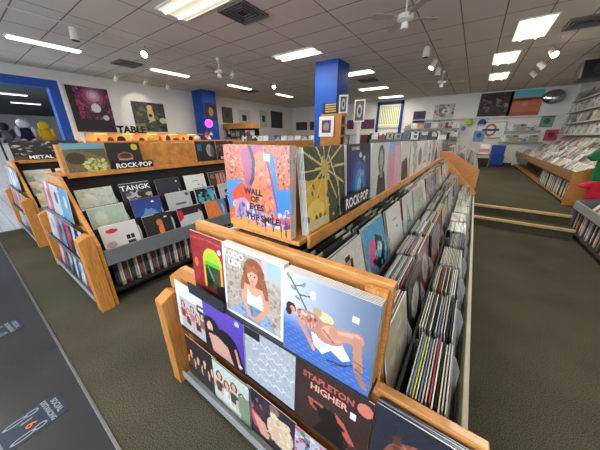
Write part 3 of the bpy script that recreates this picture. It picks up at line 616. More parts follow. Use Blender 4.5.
dm = MB(); dm.box(-.15, .15, -.0012, 0, 0, .312); dm.box(-.12, .04, -.0016, 0, .312, .33); dme = dm.mesh('divider_card', [M['black']])
tn = ['upper', 'middle', 'outer']
fronts = {(0, 1): ('aqua', 'cyan cover with a pink shape fronting the second upper bin'), (0, 3): ('letterA', 'pale cover with red edge and teal line letter fronting the fourth upper bin'), (0, 2): ('plainwhite', 'plain white cover fronting the third upper bin'), (0, 4): ('mist', 'misty pale cover fronting the fifth upper bin')}
NIND = 5
for k in range(3):
    for q in range(NIND):
        yy = .61+PITCH*(q+.5)
        n = [13, 13, 13][k] if q < 4 else 11
        bin_slot(-.6, 1, 0, k, yy, n, [13, 11, 9][k], 'records in the %s bins of the nearest rack' % tn[k], 'in the %s bin from the near end, %s row' % (ORD[q], tn[k]), front=fronts.get((k, q)))
REST = MB()
def stuff_bins(items):
    """far bins: uncountably many sleeves gathered as one object"""
    mb = REST
    for (c, s, z0, k, y, n, lean, gap) in items:
        tx, tz = TIERS[k]; tz += (.085, .02, 0)[k]*(c == -.6 and z0 == 0); a = R(lean)
        for q in range(n):
            g = rnd.choice(GEN); e = lin(g[4]); x = c+s*(tx+.086-gap*q); zb = z0+tz-.305+rnd.uniform(0, .01); yj = y+rnd.uniform(-.008, .008)
            dx = -s*math.sin(a); dz = math.cos(a); w = SZ
            N = 7 if q < 1 else 1
            L = g[3].lin()
            for iy in range(N):
                for iz in range(N):
                    p = lambda fy, fz: (x+dx*SZ*fz, yj-w/2+w*fy, zb+dz*SZ*fz)
                    col = tuple(L[13-int(iz*2), int(iy*2)]) if N > 1 else e
                    mb.quad([p(iy/N, iz/N), p((iy+1)/N, iz/N), p((iy+1)/N, (iz+1)/N), p(iy/N, (iz+1)/N)], 0, col)
            t = -s*.004
            T = [(x+dx*SZ, yj-w/2, zb+dz*SZ), (x+dx*SZ, yj+w/2, zb+dz*SZ), (x+dx*SZ+t, yj+w/2, zb+dz*SZ), (x+dx*SZ+t, yj-w/2, zb+dz*SZ)]
            mb.quad(T, 0, e)
            B = [(x, yj-w/2, zb), (x, yj+w/2, zb), (x+t, yj+w/2, zb), (x+t, yj-w/2, zb)]
            mb.quad([B[0], T[0], T[3], B[3]], 0, e); mb.quad([B[1], T[1], T[2], B[2]], 0, e); mb.quad([B[3], B[2], T[2], T[3]], 0, e)
items = []
for k in range(3):
    for q in range(NIND, 13): items.append((-.6, 1, 0, k, .61+PITCH*(q+.5), [10, 13, 13][k], [13, 11, 9][k]+rnd.uniform(-2, 2), .0105))
    for q in range(15): items.append((-.6, 1, .3, k, 5.94+PITCH*(q+.5), [9, 11, 11][k], [13, 11, 9][k], .0115))
    for q in range(13): items.append((-.6, -1, 0, k, .61+PITCH*(q+.5), 6, 12, .0125))
    for q in range(7, 13): items.append((-3.35, 1, 0, k, .56+.36*(q+.5), 4, 14, .0125))
    for q in range(12): items.append((-5.8, 1, 0, k, .55+.36*(q+.5), 3, 14, .0125))
stuff_bins(items)
FAR = []
def far(g, x, y, z, rz, lean, w=SZ, h=SZ): FAR.append((x, y, z, rz, lean, w, h, g))

# rack across the aisle: face-out covers in three rows
rows = [['mist', 'tangk', 'slate', 'plainwhite', 'dancers', 'sketch', 'greytype'], ['mistgreen', 'bluepeak', 'greytype', 'cyan', 'sketch', 'mist', 'slate'], ['stamp', 'ember', 'redflag', 'rust', 'tangk', 'cyan', 'dancers']]
desc = {'mist': 'misty pale green cover', 'tangk': 'black and white cover lettered TANGK', 'slate': 'plain slate-black cover', 'plainwhite': 'white cover with tiny type', 'dancers': 'dark cover with salmon figures', 'sketch': 'grey cover with black blots', 'greytype': 'light grey cover with a dark word', 'mistgreen': 'green-tinted misty cover with pale border', 'bluepeak': 'deep blue mountain cover', 'cyan': 'black cover with cyan figures', 'stamp': 'off-white cover with red mark and black squares', 'ember': 'black cover with an orange figure', 'redflag': 'grey cover with dark top and red corner', 'rust': 'orange cover with a blue corner'}
tn2 = ['top', 'middle', 'bottom']
for k in range(3):
    tx, tz = TIERS[k]
    for q, key in enumerate(rows[k]):
        y = .56+.37*(q+.5)
        for j in range(2):
            if j: far(GEN[(q*3+k*5+j*11) % 56], -3.35+tx+.07, y+.006, tz-.303, 90, 14); continue
            me = A[key]
            lb = '%s, %s in the %s row across the aisle' % (desc[key], ORD[q], tn2[k]) if j == 0 else 'record showing a thin edge behind the %s on the %s row' % (desc[key], tn2[k])
            put(me, (-3.35+tx+.084-.014*j, y+.006*j, tz-.305+.002*j), 90, 14, lb, 'record', 'face-out records on the rack across the aisle')

# spines on the lower shelf of that rack
SP = [(30, 28, 30), (110, 40, 34), (190, 116, 56), (196, 176, 150), (40, 44, 60), (26, 26, 28), (126, 134, 124), (206, 200, 186), (60, 34, 36), (60, 60, 64), (160, 160, 156), (196, 196, 192)]
SN = ['black', 'dark red', 'orange', 'tan', 'navy', 'jet black', 'grey-green', 'cream', 'maroon', 'charcoal', 'light grey', 'pale grey']
spm = []
for i, c in enumerate(SP):
    mb = MB(); t = .012+.006*(i % 3)
    mb.box(-.24, 0, -t/2, t/2, 0, .262, 0, lin(c)); mb.box(-.001, .0006, -t/2+.002, t/2-.002, .04, .16, 0, lin(tuple(min(255, v+60) for v in c)))
    spm.append((mb.mesh('boxed_record', [M['art']]), t, SN[i]))
y = .6
i = 0
while y < 2.35:
    me, t, nm = spm[(i*5+i//7) % len(spm)]
    o = obj('boxed_record', me); o.location = (-2.63-rnd.uniform(0, .02), y+t/2, .141); o.rotation_euler = (0, 0, 0)
    seg = int((y-.6)/.35)
    tag(o, '%s spine on the low shelf across the aisle, %s section from its near end' % (nm, ORD[seg]), 'boxed set', 'spines on the low shelf across the aisle')
    y += t+.0025+(.02 if rnd.random() < .06 else 0); i += 1

# endcap records across the aisle and on the far-left rack (small, face out)
cc = [[(84, 150, 180), (180, 196, 210), (206, 70, 90), (34, 44, 60)], [(190, 196, 206), (30, 32, 40), (90, 140, 190), (206, 196, 190)], [(176, 60, 50), (206, 210, 210), (30, 30, 34), (170, 60, 80)]]
for (c, yb, nm) in ((-3.35, .52, 'endcap across the aisle'), (-5.8, .5, 'far left endcap')):
    for k, (z, d, x1, n) in enumerate(((.8, .05, .5, 3), (.45, .08, .67, 4), (.08, .09, .67, 4))):
        for q in range(n):
            a = Art(24, cc[k][q % 4] if c > -4 else PAL[(k*4+q*3+5) % 14]).noise(14, 2); a.poly([(.3, 0), (.7, 0), (.5, 1), (.2, 1)], cc[(k+1) % 3][(q+2) % 4]).ell(.6, .4, .16, .2, cc[(k+2) % 3][(q+1) % 4])
            me = card_mesh('printed_sleeve', a)
            put(me, (c+x1-.165-.318*q, yb-d+.012, z+.001), 0, 4, '%s cover, %s tier of the %s, %s from right' % (['blue', 'white', 'reddish'][k] if c > -4 else 'small', tn2[k], nm, ORD[q]), 'record', 'records on the '+nm)

# ------------------------------------------------------------------ right side of the shop
def side_rack():
    r = empty('wall_rack', (1.64, 6.62, .3), 'long wooden wall rack of records along the right wall', 'record rack')
    L = 8.2
    m = MB()
    m.prism_y([(0, 0), (1.3, 0), (1.3, 1.2), (.03, .64), (0, .64)], 0, .04); bevel(part('end_panel', m, M['woodx'], r), .005)
    m = MB(); m.box(0, .02, .04, L, .46, .64); bevel(part('front_board', m, M['brown'], r), .004)
    m = MB(); m.box(.02, .95, .04, L, .04, .07); m.box(.02, 1.3, .04, L, .44, .46); part('lower_shelf', m, M['brown'], r)
    m = MB(); m.box(.06, .09, .04, L, 0, .04); part('kick_board', m, M['black'], r)
    m = MB(); m.box(.5, .52, .04, L, .07, .44); part('back_board', m, M['dark'], r)
    for k in range(5):
        x = .04+.24*k; z = .49+.12*k; m = MB(); m.box(x, x+.22, .04, L, z-.02, z); part('tier_shelf', m, M['dark'], r)
side_rack()
sg = 'records in the front rows of the right wall rack'
for k in range(2):
    for q in range(8):
        g = GEN[(k*9+q*5+8) % 56]
        for j in range(2):
            g = GEN[(k*9+q*5+8+j*17) % 56]
            if j: far(g, 1.64+.10+.24*k+.05, 6.84+.335*q, .3+.492+.12*k, -90, 32); continue
            put(g[0], (1.64+.10+.24*k+.05*j, 6.84+.335*q, .3+.492+.12*k), -90, 32, '%s record, %s row of right wall rack, %s from wooden end' % (g[1], ['front', 'second'][k], ORD[q]), 'record', sg)
# remaining wall-rack records as one mass
def mass_cards(spots):
    mb = REST
    for (x, y, z, rz, lean, w, h, a) in spots:
        L = a[3].lin(); N = 5; cr, sr = math.cos(R(rz)), math.sin(R(rz)); ca, sa = math.cos(R(lean)), math.sin(R(lean))
        def P(lx, ly, lz):
            yy = ly*ca+lz*sa; zz = -ly*sa+lz*ca; return (x+lx*cr-yy*sr, y+lx*sr+yy*cr, z+zz)
        for i in range(N):
            for j in range(N):
                mb.quad([P(-w/2+w*i/N, -.004, h*j/N), P(-w/2+w*(i+1)/N, -.004, h*j/N), P(-w/2+w*(i+1)/N, -.004, h*(j+1)/N), P(-w/2+w*i/N, -.004, h*(j+1)/N)], 0, tuple(L[13-int(j*2.7), int(i*2.7)]))
        e = lin(a[4]); q = [P(-w/2, -.004, 0), P(w/2, -.004, 0), P(w/2, -.004, h), P(-w/2, -.004, h)]; p = [P(-w/2, .0, 0), P(w/2, .0, 0), P(w/2, .0, h), P(-w/2, .0, h)]
        for i in range(4): mb.quad([q[i], p[i], p[(i+1) % 4], q[(i+1) % 4]], 0, e)
        mb.quad(p[::-1], 0, e)
for k in range(5):
    for q in range(23):
        if k < 2 and q < 8: continue
        for j in range(3): far(rnd.choice(GEN), 1.64+.10+.24*k+.04*j, 6.84+.335*q+rnd.uniform(-.02, .02), .3+.492+.12*k, -90, 32)
# spines on the lower shelf of wall rack
y = 6.68; i = 0
while y < 9.3:
    me, t, nm = spm[(i*7+i//5+3) % len(spm)]; t2 = t*1.6
    o = obj('boxed_record', me); o.location = (1.672+rnd.uniform(0, .02), y+t2/2, .3+.071); o.rotation_euler = (0, 0, math.pi); o.scale = (1, 1.6, 1.3)
    tag(o, '%s spine under the right wall rack, %s bay from the wooden end' % (nm, ORD[int((y-6.68)/.35)]), 'boxed set', 'spines under the right wall rack')
    y += t2+.006+(.04 if rnd.random() < .12 else 0); i += 1

# upper wall shelves on the right wall
for k, z in enumerate((1.62, 2.02, 2.42, 2.82)):
    r = empty('wall_shelf', (2.98, 8.3, z), 'pale wall shelf of record covers, %s up the right wall' % ORD[k], 'shelf', 'pale shelves up the right wall')
    m = MB(); m.box(-.1-.04*(3-k), 0, 0, 6.6, -.012, 0.0); part('ledge', m, M['lgrey'], r)
    m = MB(); m.box(-.105-.04*(3-k), -.1-.04*(3-k), 0, 6.6, -.012, .035); part('lip', m, M['offwhite'], r)
    for q in range(20):
        g = GEN[(k*13+q*3) % 56]
        far(g, 2.98-.085-.04*(3-k), 8.47+.325*q, z+.001, -90, 8)

# grey low rack at lower floor on the right
r = empty('low_rack', (1.62, 3.2, 0), 'low grey rack of records at the right edge beside the steps', 'record rack')
L = 2.72
m = MB(); m.box(0, .03, 0, L, .40, .53); bevel(part('front_board', m, M['lgrey'], r), .004)
m = MB(); m.prism_y([(0, 0), (1.0, 0), (1.0, .8), (.03, .53), (0, .53)], L, L+.03); part('end_panel', m, M['grey'], r)
m = MB(); m.prism_y([(0, 0), (1.0, 0), (1.0, .8), (.03, .53), (0, .53)], -.03, 0); part('end_panel', m, M['lgrey'], r)
m = MB(); m.box(.0, .95, 0, L, .05, .07); m.box(.03, .95, 0, L, .37, .39); part('lower_shelf', m, M['dark'], r)
m = MB(); m.box(.05, .08, 0, L, 0, .05); part('kick_board', m, M['black'], r)
m = MB(); m.box(.36, .38, 0, L, .07, .37); part('back_board', m, M['dark'], r)
m = MB(); m.box(-.004, .14, L-.32, L+.03, .0, .05); part('foot', m, M['woodz'], r)
for k in range(3):
    for q in range(7):
        for j in range(4):
            g = GEN[(k*11+q*7+j*19+20) % 56]; p = (1.62+.10+.28*k+.05*j, 3.42+.345*q, .392+.09*k)
            if j or q < 3: far(g, *p, -90, 30)
            else: put(g[0], p, -90, 30, '%s record in the %s row of the low grey rack, %s from the steps' % (g[1], ['front', 'second', 'third'][k], ORD[6-q]), 'record', 'records in the low grey rack')
y = 3.24; i = 0
while y < 5.85:
    me, t, nm = spm[(i*5+3+i//6) % len(spm)]; t2 = t*1.7
    o = obj('boxed_record', me); o.location = (1.665+rnd.uniform(0, .02), y+t2/2, .071); o.rotation_euler = (0, 0, math.pi); o.scale = (1, 1.7, 1.1)
    tag(o, '%s spine under the low grey rack, %s bay from its near end' % (nm, ORD[int((y-3.24)/.35)]), 'boxed set', 'spines under the low grey rack')
    y += t2+.006; i += 1
# green and red shirts hanging beyond the grey rack
def shirt(name, x, y, z, w, h, m, label):
    mb = MB(); pts = [(-.2, 0), (.2, 0), (.2, .4), (.24, .36), (.3, .44), (.2, .62), (.08, .62), (0, .57), (-.08, .62), (-.2, .62), (-.3, .44), (-.24, .36), (-.2, .4)]
    mb.prism_y([(p[0]*w, p[1]*h) for p in pts], -.05, .05)
    o = part(name, mb, m, None); bevel(o, .035, 4); o.location = (x, y, z); o.rotation_euler = (0, 0, R(10)); return tag(o, label, 'shirt')
shirt('hanging_shirt', 2.06, 6.2, .80, 1.6, 1.0, mat('green_cloth', (16, 110, 58), .8, .15, 12), 'green shirt hanging by the wooden end of the wall rack')
shirt('hanging_shirt', 2.04, 6.07, .56, 1.6, .48, mat('red_cloth', (196, 24, 50), .8, .15, 12), 'red shirt hanging below the green one at the right edge')
m = MB(); m.tube((2.02, 6.28, .3), (2.02, 6.28, 1.5), .015); m.tube((1.7, 6.28, 1.42), (2.34, 6.28, 1.42), .012); m.tube((2.02, 6.28, .3), (2.02, 6.28, .33), .2, n=20)
o = part('garment_stand', m, M['metal'], None); tag(o, 'thin metal garment stand holding the green shirt', 'stand')

# speaker
r = empty('loudspeaker', (2.1, 9.6, 2.86), 'black loudspeaker hung from the ceiling at the right edge', 'speaker')
m = MB(); m.prism_x([(-.3, 0), (.3, 0), (.24, .4), (-.24, .42)], -.33, .4); cb = part('cabinet', m, M['black'], r); bevel(cb, .03, 3)
m = MB(); m.tube((0, -.312, .2), (0, -.28, .2), .14, n=24); part('driver', m, M['dark'], cb)
m = MB(); m.box(-.05, .05, -.05, .05, .4, .638); part('bracket', m, M['metal'], r)
# convex mirror
mm = mat('mirror_chrome', (190, 190, 195), .06, .02, 4, metal=1)
r = empty('convex_mirror', (2.3, 14.95, 3.1), 'round convex security mirror near the right back corner', 'mirror')
bm = bmesh.new(); bmesh.ops.create_uvsphere(bm, u_segments=24, v_segments=12, radius=.36); me = bpy.data.meshes.new('dome'); bm.to_mesh(me); bm.free(); me.materials.append(mm)
me.polygons.foreach_set('use_smooth', [True]*len(me.polygons)); d = obj('dome', me, r); d.scale = (1, .35, .75)
m = MB(); m.tube((0, .02, 0), (0, .1, 0), .06); part('bracket', m, M['metal'], r)

# ------------------------------------------------------------------ posters and wall items
def poster(name, a, w, h, loc, rz, label, frame=None, cat='poster', texts=()):
    r = empty(name, loc, label, cat)
    me = card_mesh('sheet', a, w, h, .01, (230, 228, 220), m=M['matteart'], texts=texts); s = obj('sheet', me, r)
    if frame:
        m = MB(); t = .03
        m.box(-w/2-t, -w/2, -.02, 0, -t, h+t); m.box(w/2, w/2+t, -.02, 0, -t, h+t); m.box(-w/2, w/2, -.02, 0, -t, 0); m.box(-w/2, w/2, -.02, 0, h, h+t); part('frame', m, M[frame], r)
    r.rotation_euler = (0, 0, R(rz)); return r
a = Art(64, (58, 34, 48)).noise(12, 2).spots(120, [(176, 50, 110), (120, 36, 80), (30, 18, 28)], .03, (.1, 0, 1, .8)).ell(.6, .22, .32, .26, (104, 50, 78)).ell(.6, .2, .24, .2, (146, 84, 112)).ell(.6, .18, .16, .13, (196, 140, 164)).ell(.6, .17, .08, .07, (222, 184, 200)).spots(60, [(176, 50, 110), (90, 34, 62)], .018, (.12, 0, .4, .7)).rect(.15, .72, .95, .95, (36, 26, 34)).ell(.6, .45, .12, .1, (214, 214, 220)).ell(.8, .66, .08, .06, (190, 190, 200)).rect(.12, 0, .16, 1, (26, 20, 26)).rect(0, 0, .12, 1, (30, 28, 30))
poster('large_poster', a, 1.15, 1.42, (-11.19, 3.34, 1.72), 90, 'large dark magenta poster on the left wall beside the blue doorway', None)
a = Art(56, (66, 66, 56)).noise(12, 2).poly([(.45, .05), (.6, .1), (.64, .6), (.42, .7)], (196, 176, 120)).ell(.52, .14, .07, .09, (214, 190, 130)).spots(40, [(40, 44, 36), (100, 100, 80), (30, 30, 28)], .05).ell(.9, .6, .12, .1, (200, 200, 170)).poly([(0, .75), (.3, .7), (.3, 1), (0, 1)], (120, 130, 70))
poster('large_poster', a, 1.25, 1.1, (-11.19, 5.22, 1.76), 90, 'dark green poster with a pale figure on the left wall')
BW = 15.08
a = Art(48, (48, 36, 32)).noise(10, 2).spots(60, [(110, 80, 66), (30, 22, 20), (140, 110, 96), (70, 50, 44)], .05, (.1, .2, .9, .8))
poster('back_poster', a, 1.2, .98, (.42, BW, 2.46), 0, 'dark brown crowded poster on the back wall')
a = Art(48, (196, 110, 74)).noise(6, 2).rect(0, 0, 1, .3, (110, 186, 194)).poly([(0, .36), (.4, .3), (1, .33), (1, .4), (0, .42)], (96, 50, 40)).ell(.5, .55, .1, .09, (214, 134, 96)).rect(0, .85, 1, 1, (170, 92, 64))
poster('back_poster', a, 1.08, 1.02, (1.46, BW, 2.44), 0, 'desert poster with turquoise sky on the back wall')
a = Art(40, (50, 44, 66)).noise(8, 2).rect(0, .6, 1, 1, (80, 76, 110)).ell(.5, .4, .2, .15, (30, 28, 40))
poster('back_poster', a, .6, .6, (-2.72, BW, 2.24), 0, 'small indigo poster on the back wall right of the blue window')
a = Art(40, (190, 184, 178)).noise(10, 2).ell(.45, .45, .2, .3, (130, 116, 104)).ell(.6, .4, .2, .2, (214, 210, 210)).spots(24, [(110, 96, 86), (160, 150, 140)], .06)
poster('back_poster', a, .9, .8, (-1.6, BW, 2.3), 0, 'grey animal cutout on the back wall above the shelves')
for i, x in enumerate((-10.4, -9.2, -8.0, -6.9, -5.6)):
    a = Art(32, (96, 50, 76)).noise(16, 2).border(.06, (60, 30, 50)); poster('band_poster', a, .95, .52, (x, BW, 2.02), 0, 'purple banner poster on the back wall, %s from the left' % ORD[i])
for i, (y, w, h, z, c) in enumerate(((9.2, .6, .7, 2.3, (90, 80, 80)), (10.4, .9, .85, 2.15, (200, 200, 196)), (12.0, .7, .95, 2.15, (196, 194, 190)), (13.3, 1.1, .95, 2.15, (60, 60, 62)))):
    a = Art(32, c).noise(10, 2).rect(.3, .3, .7, .7, (60, 56, 56)); poster('framed_picture', a, w, h, (-11.19, y, z), 90, 'framed picture beyond the left blue pillar, %s from the pillar' % ORD[i], 'white' if i in (1, 2) else 'black', 'picture')
# picture on the left blue pillar + purple neon + colour wheel
a = Art(32, (40, 36, 40)).noise(10, 2).ell(.5, .5, .25, .3, (150, 120, 90)); poster('pillar_picture', a, .5, .62, (-10.19, 7.45, 2.32), 90, 'dark picture hanging on the left blue pillar', 'black', 'picture')
def ring(name, loc, rad, th, m, label, cat):
    bm = bmesh.new(); N = 28; Q = 8
    vs = [[bm.verts.new((0, (rad+th*math.cos(b))*math.cos(a), (rad+th*math.cos(b))*math.sin(a)+0*b) if False else (th*math.sin(b), (rad+th*math.cos(b))*math.cos(a), (rad+th*math.cos(b))*math.sin(a))) for b in [2*math.pi*q/Q for q in range(Q)]] for a in [2*math.pi*k/N for k in range(N)]]
    for k in range(N):
        for q in range(Q): bm.faces.new((vs[k][q], vs[(k+1) % N][q], vs[(k+1) % N][(q+1) % Q], vs[k][(q+1) % Q]))
    me = bpy.data.meshes.new(name); bm.to_mesh(me); bm.free(); me.materials.append(m); o = obj(name, me); o.location = loc; return tag(o, label, cat)
r = empty('neon_sign', (-9.25, 6.6, 2.08), 'round glowing purple neon sign in front of the left pillar', 'sign')
for rad, th in ((.13, .028), (.06, .022)):
    o = ring('tube', (0, 0, 0), rad, th, M['neon'], '', ''); del o['label']; del o['category']; o.parent = r; o.rotation_euler = (0, 0, R(-20))
m = MB(); m.tube((-.08, 0, 0), (-.05, 0, 0), .17, n=24); part('backing', m, M['black'], r)
m = MB(); m.box(-.12, -.08, -.01, .01, -2.08, 0); m.box(-.25, .05, -.15, .15, -2.08, -2.06); part('stand', m, M['black'], r)
a = Art(40, (240, 240, 240)); [a.poly([(.5, .5), (.5+.9*math.cos(t), .5+.9*math.sin(t)), (.5+.9*math.cos(t+1.05), .5+.9*math.sin(t+1.05))], c) for t, c in ((0, (30, 60, 180)), (1.05, (240, 240, 240)), (2.1, (240, 150, 30)), (3.14, (220, 50, 40)), (4.2, (30, 60, 180)), (5.24, (240, 200, 40)))]
me = bpy.data.meshes.new('colour_wheel'); mb = MB(); N = 24
L = a.lin()
for k in range(N):
    t0, t1 = 2*math.pi*k/N, 2*math.pi*(k+1)/N; c = L[min(39, max(0, int(20-18*math.sin(t0+.1)))), min(39, max(0, int(20+18*math.cos(t0+.1))))]
    mb.quad([(0, 0, 0), (0, .17*math.cos(t0), .17*math.sin(t0)), (0, .17*math.cos(t1), .17*math.sin(t1))], 0, tuple(c)); mb.quad([(-.03, 0, 0), (-.03, .17*math.cos(t1), .17*math.sin(t1)), (-.03, .17*math.cos(t0), .17*math.sin(t0))], 0, tuple(c))
    mb.quad([(0, .17*math.cos(t0), .17*math.sin(t0)), (-.03, .17*math.cos(t0), .17*math.sin(t0)), (-.03, .17*math.cos(t1), .17*math.sin(t1)), (0, .17*math.cos(t1), .17*math.sin(t1))], 0, tuple(c))
o = obj('colour_wheel', mb.mesh('colour_wheel', [M['matteart']], fixn=False)); o.location = (-9.2, 6.5, 1.62); o.rotation_euler = (0, 0, R(-20)); tag(o, 'multicoloured disc just below the purple neon sign', 'disc')

# blue framed window on back wall
r = empty('framed_window', (-4.3, BW, 1.75), 'blue-framed window with pale blinds on the back wall', 'window')
m = MB(); w, h = .72, 1.68
m.box(-w, -w+.14, -.06, 0, 0, h); m.box(w-.14, w, -.06, 0, 0, h); m.box(-w, w, -.06, 0, h-.16, h); part('frame', m, M['navy'], r)
m = MB(); m.box(-w+.14, w-.14, -.02, -.005, .3, h-.2); part('pane', m, emit('lit_blind', (200, 200, 150), .5), r)
m = MB(); [m.box(-w+.2+.1*k, -w+.22+.1*k, -.035, -.022, .5, h-.3) for k in range(11)]; part('slats', m, M['navy'], r)
m = MB(); m.box(-w+.14, w-.14, -.05, -.022, .3, .42); m.box(-w+.14, w-.14, -.05, -.022, h-.3, h-.24); part('pelmet', m, M['offwhite'], r)

# back wall shelving with covers
for k, z in enumerate((1.15, 1.55, 1.95)):
    r = empty('back_shelf', (-1.2, BW, z), 'shelf of record covers on the back wall, %s from the floor' % ORD[k], 'shelf', 'shelves on the back wall')
    m = MB(); m.box(-2.2, .4, -.16, 0, -.02, 0); part('ledge', m, M['offwhite'], r); m = MB(); m.box(-2.2, .4, -.17, -.16, -.02, .03); part('lip', m, M['lgrey'], r)
    for q in range(8):
        g = GEN[(k*17+q*9) % 56]; far(g, -3.2+.325*q, BW-.1, z+.001, 0, 8)
for (x, z, n) in ((1.1, 1.32, 4), (1.25, 1.78, 3)):
    r = empty('back_shelf', (x, BW, z), 'short wall shelf of records right of the ring panel, %s' % ('lower' if z < 1.5 else 'upper'), 'shelf'); m = MB(); m.box(-.2, .33*n, -.16, 0, -.02, 0); part('ledge', m, M['offwhite'], r); m = MB(); m.box(-.2, .33*n, -.17, -.16, -.02, .03); part('lip', m, M['lgrey'], r)
    for q in range(n): far(GEN[(q*9+3) % 56], x+.33*q, BW-.1, z+.001, 0, 8)
m = MB(); m.box(-3.0, 2.6, -.2, 0, 0, .03); o = part('picture_ledge', m, M['offwhite'], None); o.location = (0, BW, 2.38); tag(o, 'long off-white ledge running below the back wall posters', 'ledge')
# ring-and-bar emblem panel
m = MB(); m.box(-.75, .75, -.02, 0, 0, .75, 0)
N = 30
for k in range(N):
    t0, t1 = 2*math.pi*k/N, 2*math.pi*(k+1)/N
    m.quad([(.3*math.cos(t0), -.024, .38+.3*math.sin(t0)), (.3*math.cos(t1), -.024, .38+.3*math.sin(t1)), (.2*math.cos(t1), -.024, .38+.2*math.sin(t1)), (.2*math.cos(t0), -.024, .38+.2*math.sin(t0))], 1)
m.box(-.45, .45, -.03, -.022, .33, .43, 2)
for b in ((-.75, .75, .72, .75), (-.75, .75, 0, .03), (-.75, -.72, 0, .75), (.72, .75, 0, .75)): m.box(b[0], b[1], -.03, -.02, b[2], b[3], 3)
o = part('emblem_panel', m, [M['white'], mat('red_ring', (196, 84, 74), .6, .05, 5), mat('bar_blue', (50, 60, 110), .6, .05, 5), M['lgrey']], None); o.location = (.5, BW, 1.5); o.scale = (.72, 1, .95)
tag(o, 'white panel with a red ring and blue bar on the back wall', 'sign')
def blob(name, loc, s, m, label, cat, sq=1):
    bm = bmesh.new(); bmesh.ops.create_uvsphere(bm, u_segments=18, v_segments=12, radius=1)
    for v in bm.verts:
        if v.co.z < -.1: v.co.z = -.1
        if v.co.y < -.2 and v.co.z < .25: v.co.y *= 1.55; v.co.z = max(-.1, v.co.z-.05)
    me = bpy.data.meshes.new(name); bm.to_mesh(me); bm.free(); me.materials.append(m); me.polygons.foreach_set('use_smooth', [True]*len(me.polygons))
    o = obj(name, me); o.location = loc; o.scale = s; return tag(o, label, cat)
for i, (x, c, n) in enumerate(((-.42, (190, 200, 60), 'lime and black'), (.1, (60, 80, 150), 'blue'))):
    blob('baseball_cap', (x, BW-.14, 2.14), (.17, .1, .2), mat('cap_cloth', c, .8, .1, 9), '%s cap hung on the back wall below the ledge' % n, 'cap')
for i, (x, z, c, n) in enumerate(((-.6, 1.7, (200, 200, 204), 'grey printed'), (.1, 1.38, (110, 150, 200), 'light blue printed'), (2.35, 1.95, (110, 150, 130), 'teal'), (2.62, 1.4, (190, 70, 90), 'crimson'))):
    a = Art(20, c).ell(.5, .45, .25, .25, tuple(int(v*.6) for v in c)); poster('folded_tshirt', a, .42, .45, (x, BW-.02-(.05 if i == 1 else 0), z), 0, '%s folded T-shirt displayed on the back wall' % n, None, 'shirt')
# low display by the back wall, blue chair-like crate
r = empty('folding_chair', (.95, 14.2, .3), 'blue folding chair against the back wall at the end of the aisle', 'chair')
m = MB(); m.box(-.25, .25, -.22, .2, .42, .46); bevel(part('seat', m, M['blue'], r), .015)
m = MB(); m.box(-.25, .25, .2, .24, .46, .9); bevel(part('backrest', m, M['blue'], r), .015)
for x in (-.23, .23):
    for y_ in (-.2, .18): m = MB(); m.tube((x, y_, 0), (x*.95, y_, .42), .014); part('leg', m, M['black'], r)
m = MB(); m.box(-.25, .25, -.235, -.225, .08, .42); part('front_panel', m, M['blue'], r); 
r = empty('crate_table', (.42, 13.6, .3), 'small grey table with a pink and white box at the end of the aisle', 'table')
m = MB(); m.box(-.25, .28, -.2, .2, .5, .54); part('tabletop', m, M['grey'], r)
for x in (-.22, .25):
    for y_ in (-.17, .17): m = MB(); m.box(x-.02, x+.02, y_-.02, y_+.02, 0, .5); part('leg', m, M['grey'], r)
m = MB(); m.box(-.23, .26, -.15, .15, .12, .36); m2 = part('records_crate', m, M['dark'], r); m2.name = 'shelf_box'
a = Art(16, (230, 220, 214)).rect(0, .45, 1, .8, (230, 120, 110)); put(card_mesh('printed_box', a, .34, .42, .1), (.42, 13.62, .842), 0, 0, 'white box with a coral band on the small grey table', 'box', None, 'display_box')

# wooden bookcase by the blue pillar with frames on top
r = empty('bookcase', (-3.1, 6.2, 0), 'tall honey-wood bookcase beside the central blue pillar', 'bookcase')
m = MB(); m.box(-.42, .18, -.18, .18, 0, 2.12); m.v[:] = m.v; part('carcass', m, M['woodz'], r)
m = MB()
for z in (1.35, 1.6, 1.85): m.box(.185, .2, -.16, .16, z, z+.02)
part('shelf', m, M['brown'], r)
for k, z in enumerate((1.375, 1.625, 1.875)):
    for q in range(4): m = MB(); m.box(.182, .2, -.15+.078*q, -.085+.078*q, z-.004, z+.17+.01*(q % 2)); part('disc_case', m, mat('case_spine', SP[(k*4+q) % 12], .4, .1, 9), r)
def white_frame(x, y, z, w, h, rz, label):
    rr = empty('framed_portrait', (x, y, z), label, 'picture frame'); m = MB(); t = .035
    m.box(-w/2, -w/2+t, -.02, 0, 0, h); m.box(w/2-t, w/2, -.02, 0, 0, h); m.box(-w/2+t, w/2-t, -.02, 0, 0, t); m.box(-w/2+t, w/2-t, -.02, 0, h-t, h); part('frame', m, M['white'], rr)
    a = Art(20, (96, 92, 90)).ell(.5, .5, .3, .35, (190, 188, 184)).ell(.5, .5, .15, .18, (60, 58, 58)); s = obj('sheet', card_mesh('sheet', a, w-2*t, h-2*t, .006, m=M['matteart']), rr); s.location = (0, -.003, t); rr.rotation_euler = (0, 0, R(rz)); return rr
white_frame(-2.93, 6.12, 2.121, .22, .42, 20, 'narrow white frame standing on the bookcase')
white_frame(-2.8, 6.9, 1.95, .3, .56, 10, 'oval-picture white frame hanging right of the bookcase')
m = MB(); m.box(-2.84, -2.76, 6.93, 7.0, 0, 2.5); o = part('display_post', m, M['white'], None); tag(o, 'slim white post holding the oval-picture frame', 'post')
sg_ = MB(); sg_.box(-.22, .22, -.02, 0, 0, .26); [sg_.box(-.16, .16, -.023, -.02, .05+.055*k, .08+.055*k, 1) for k in range(4)]
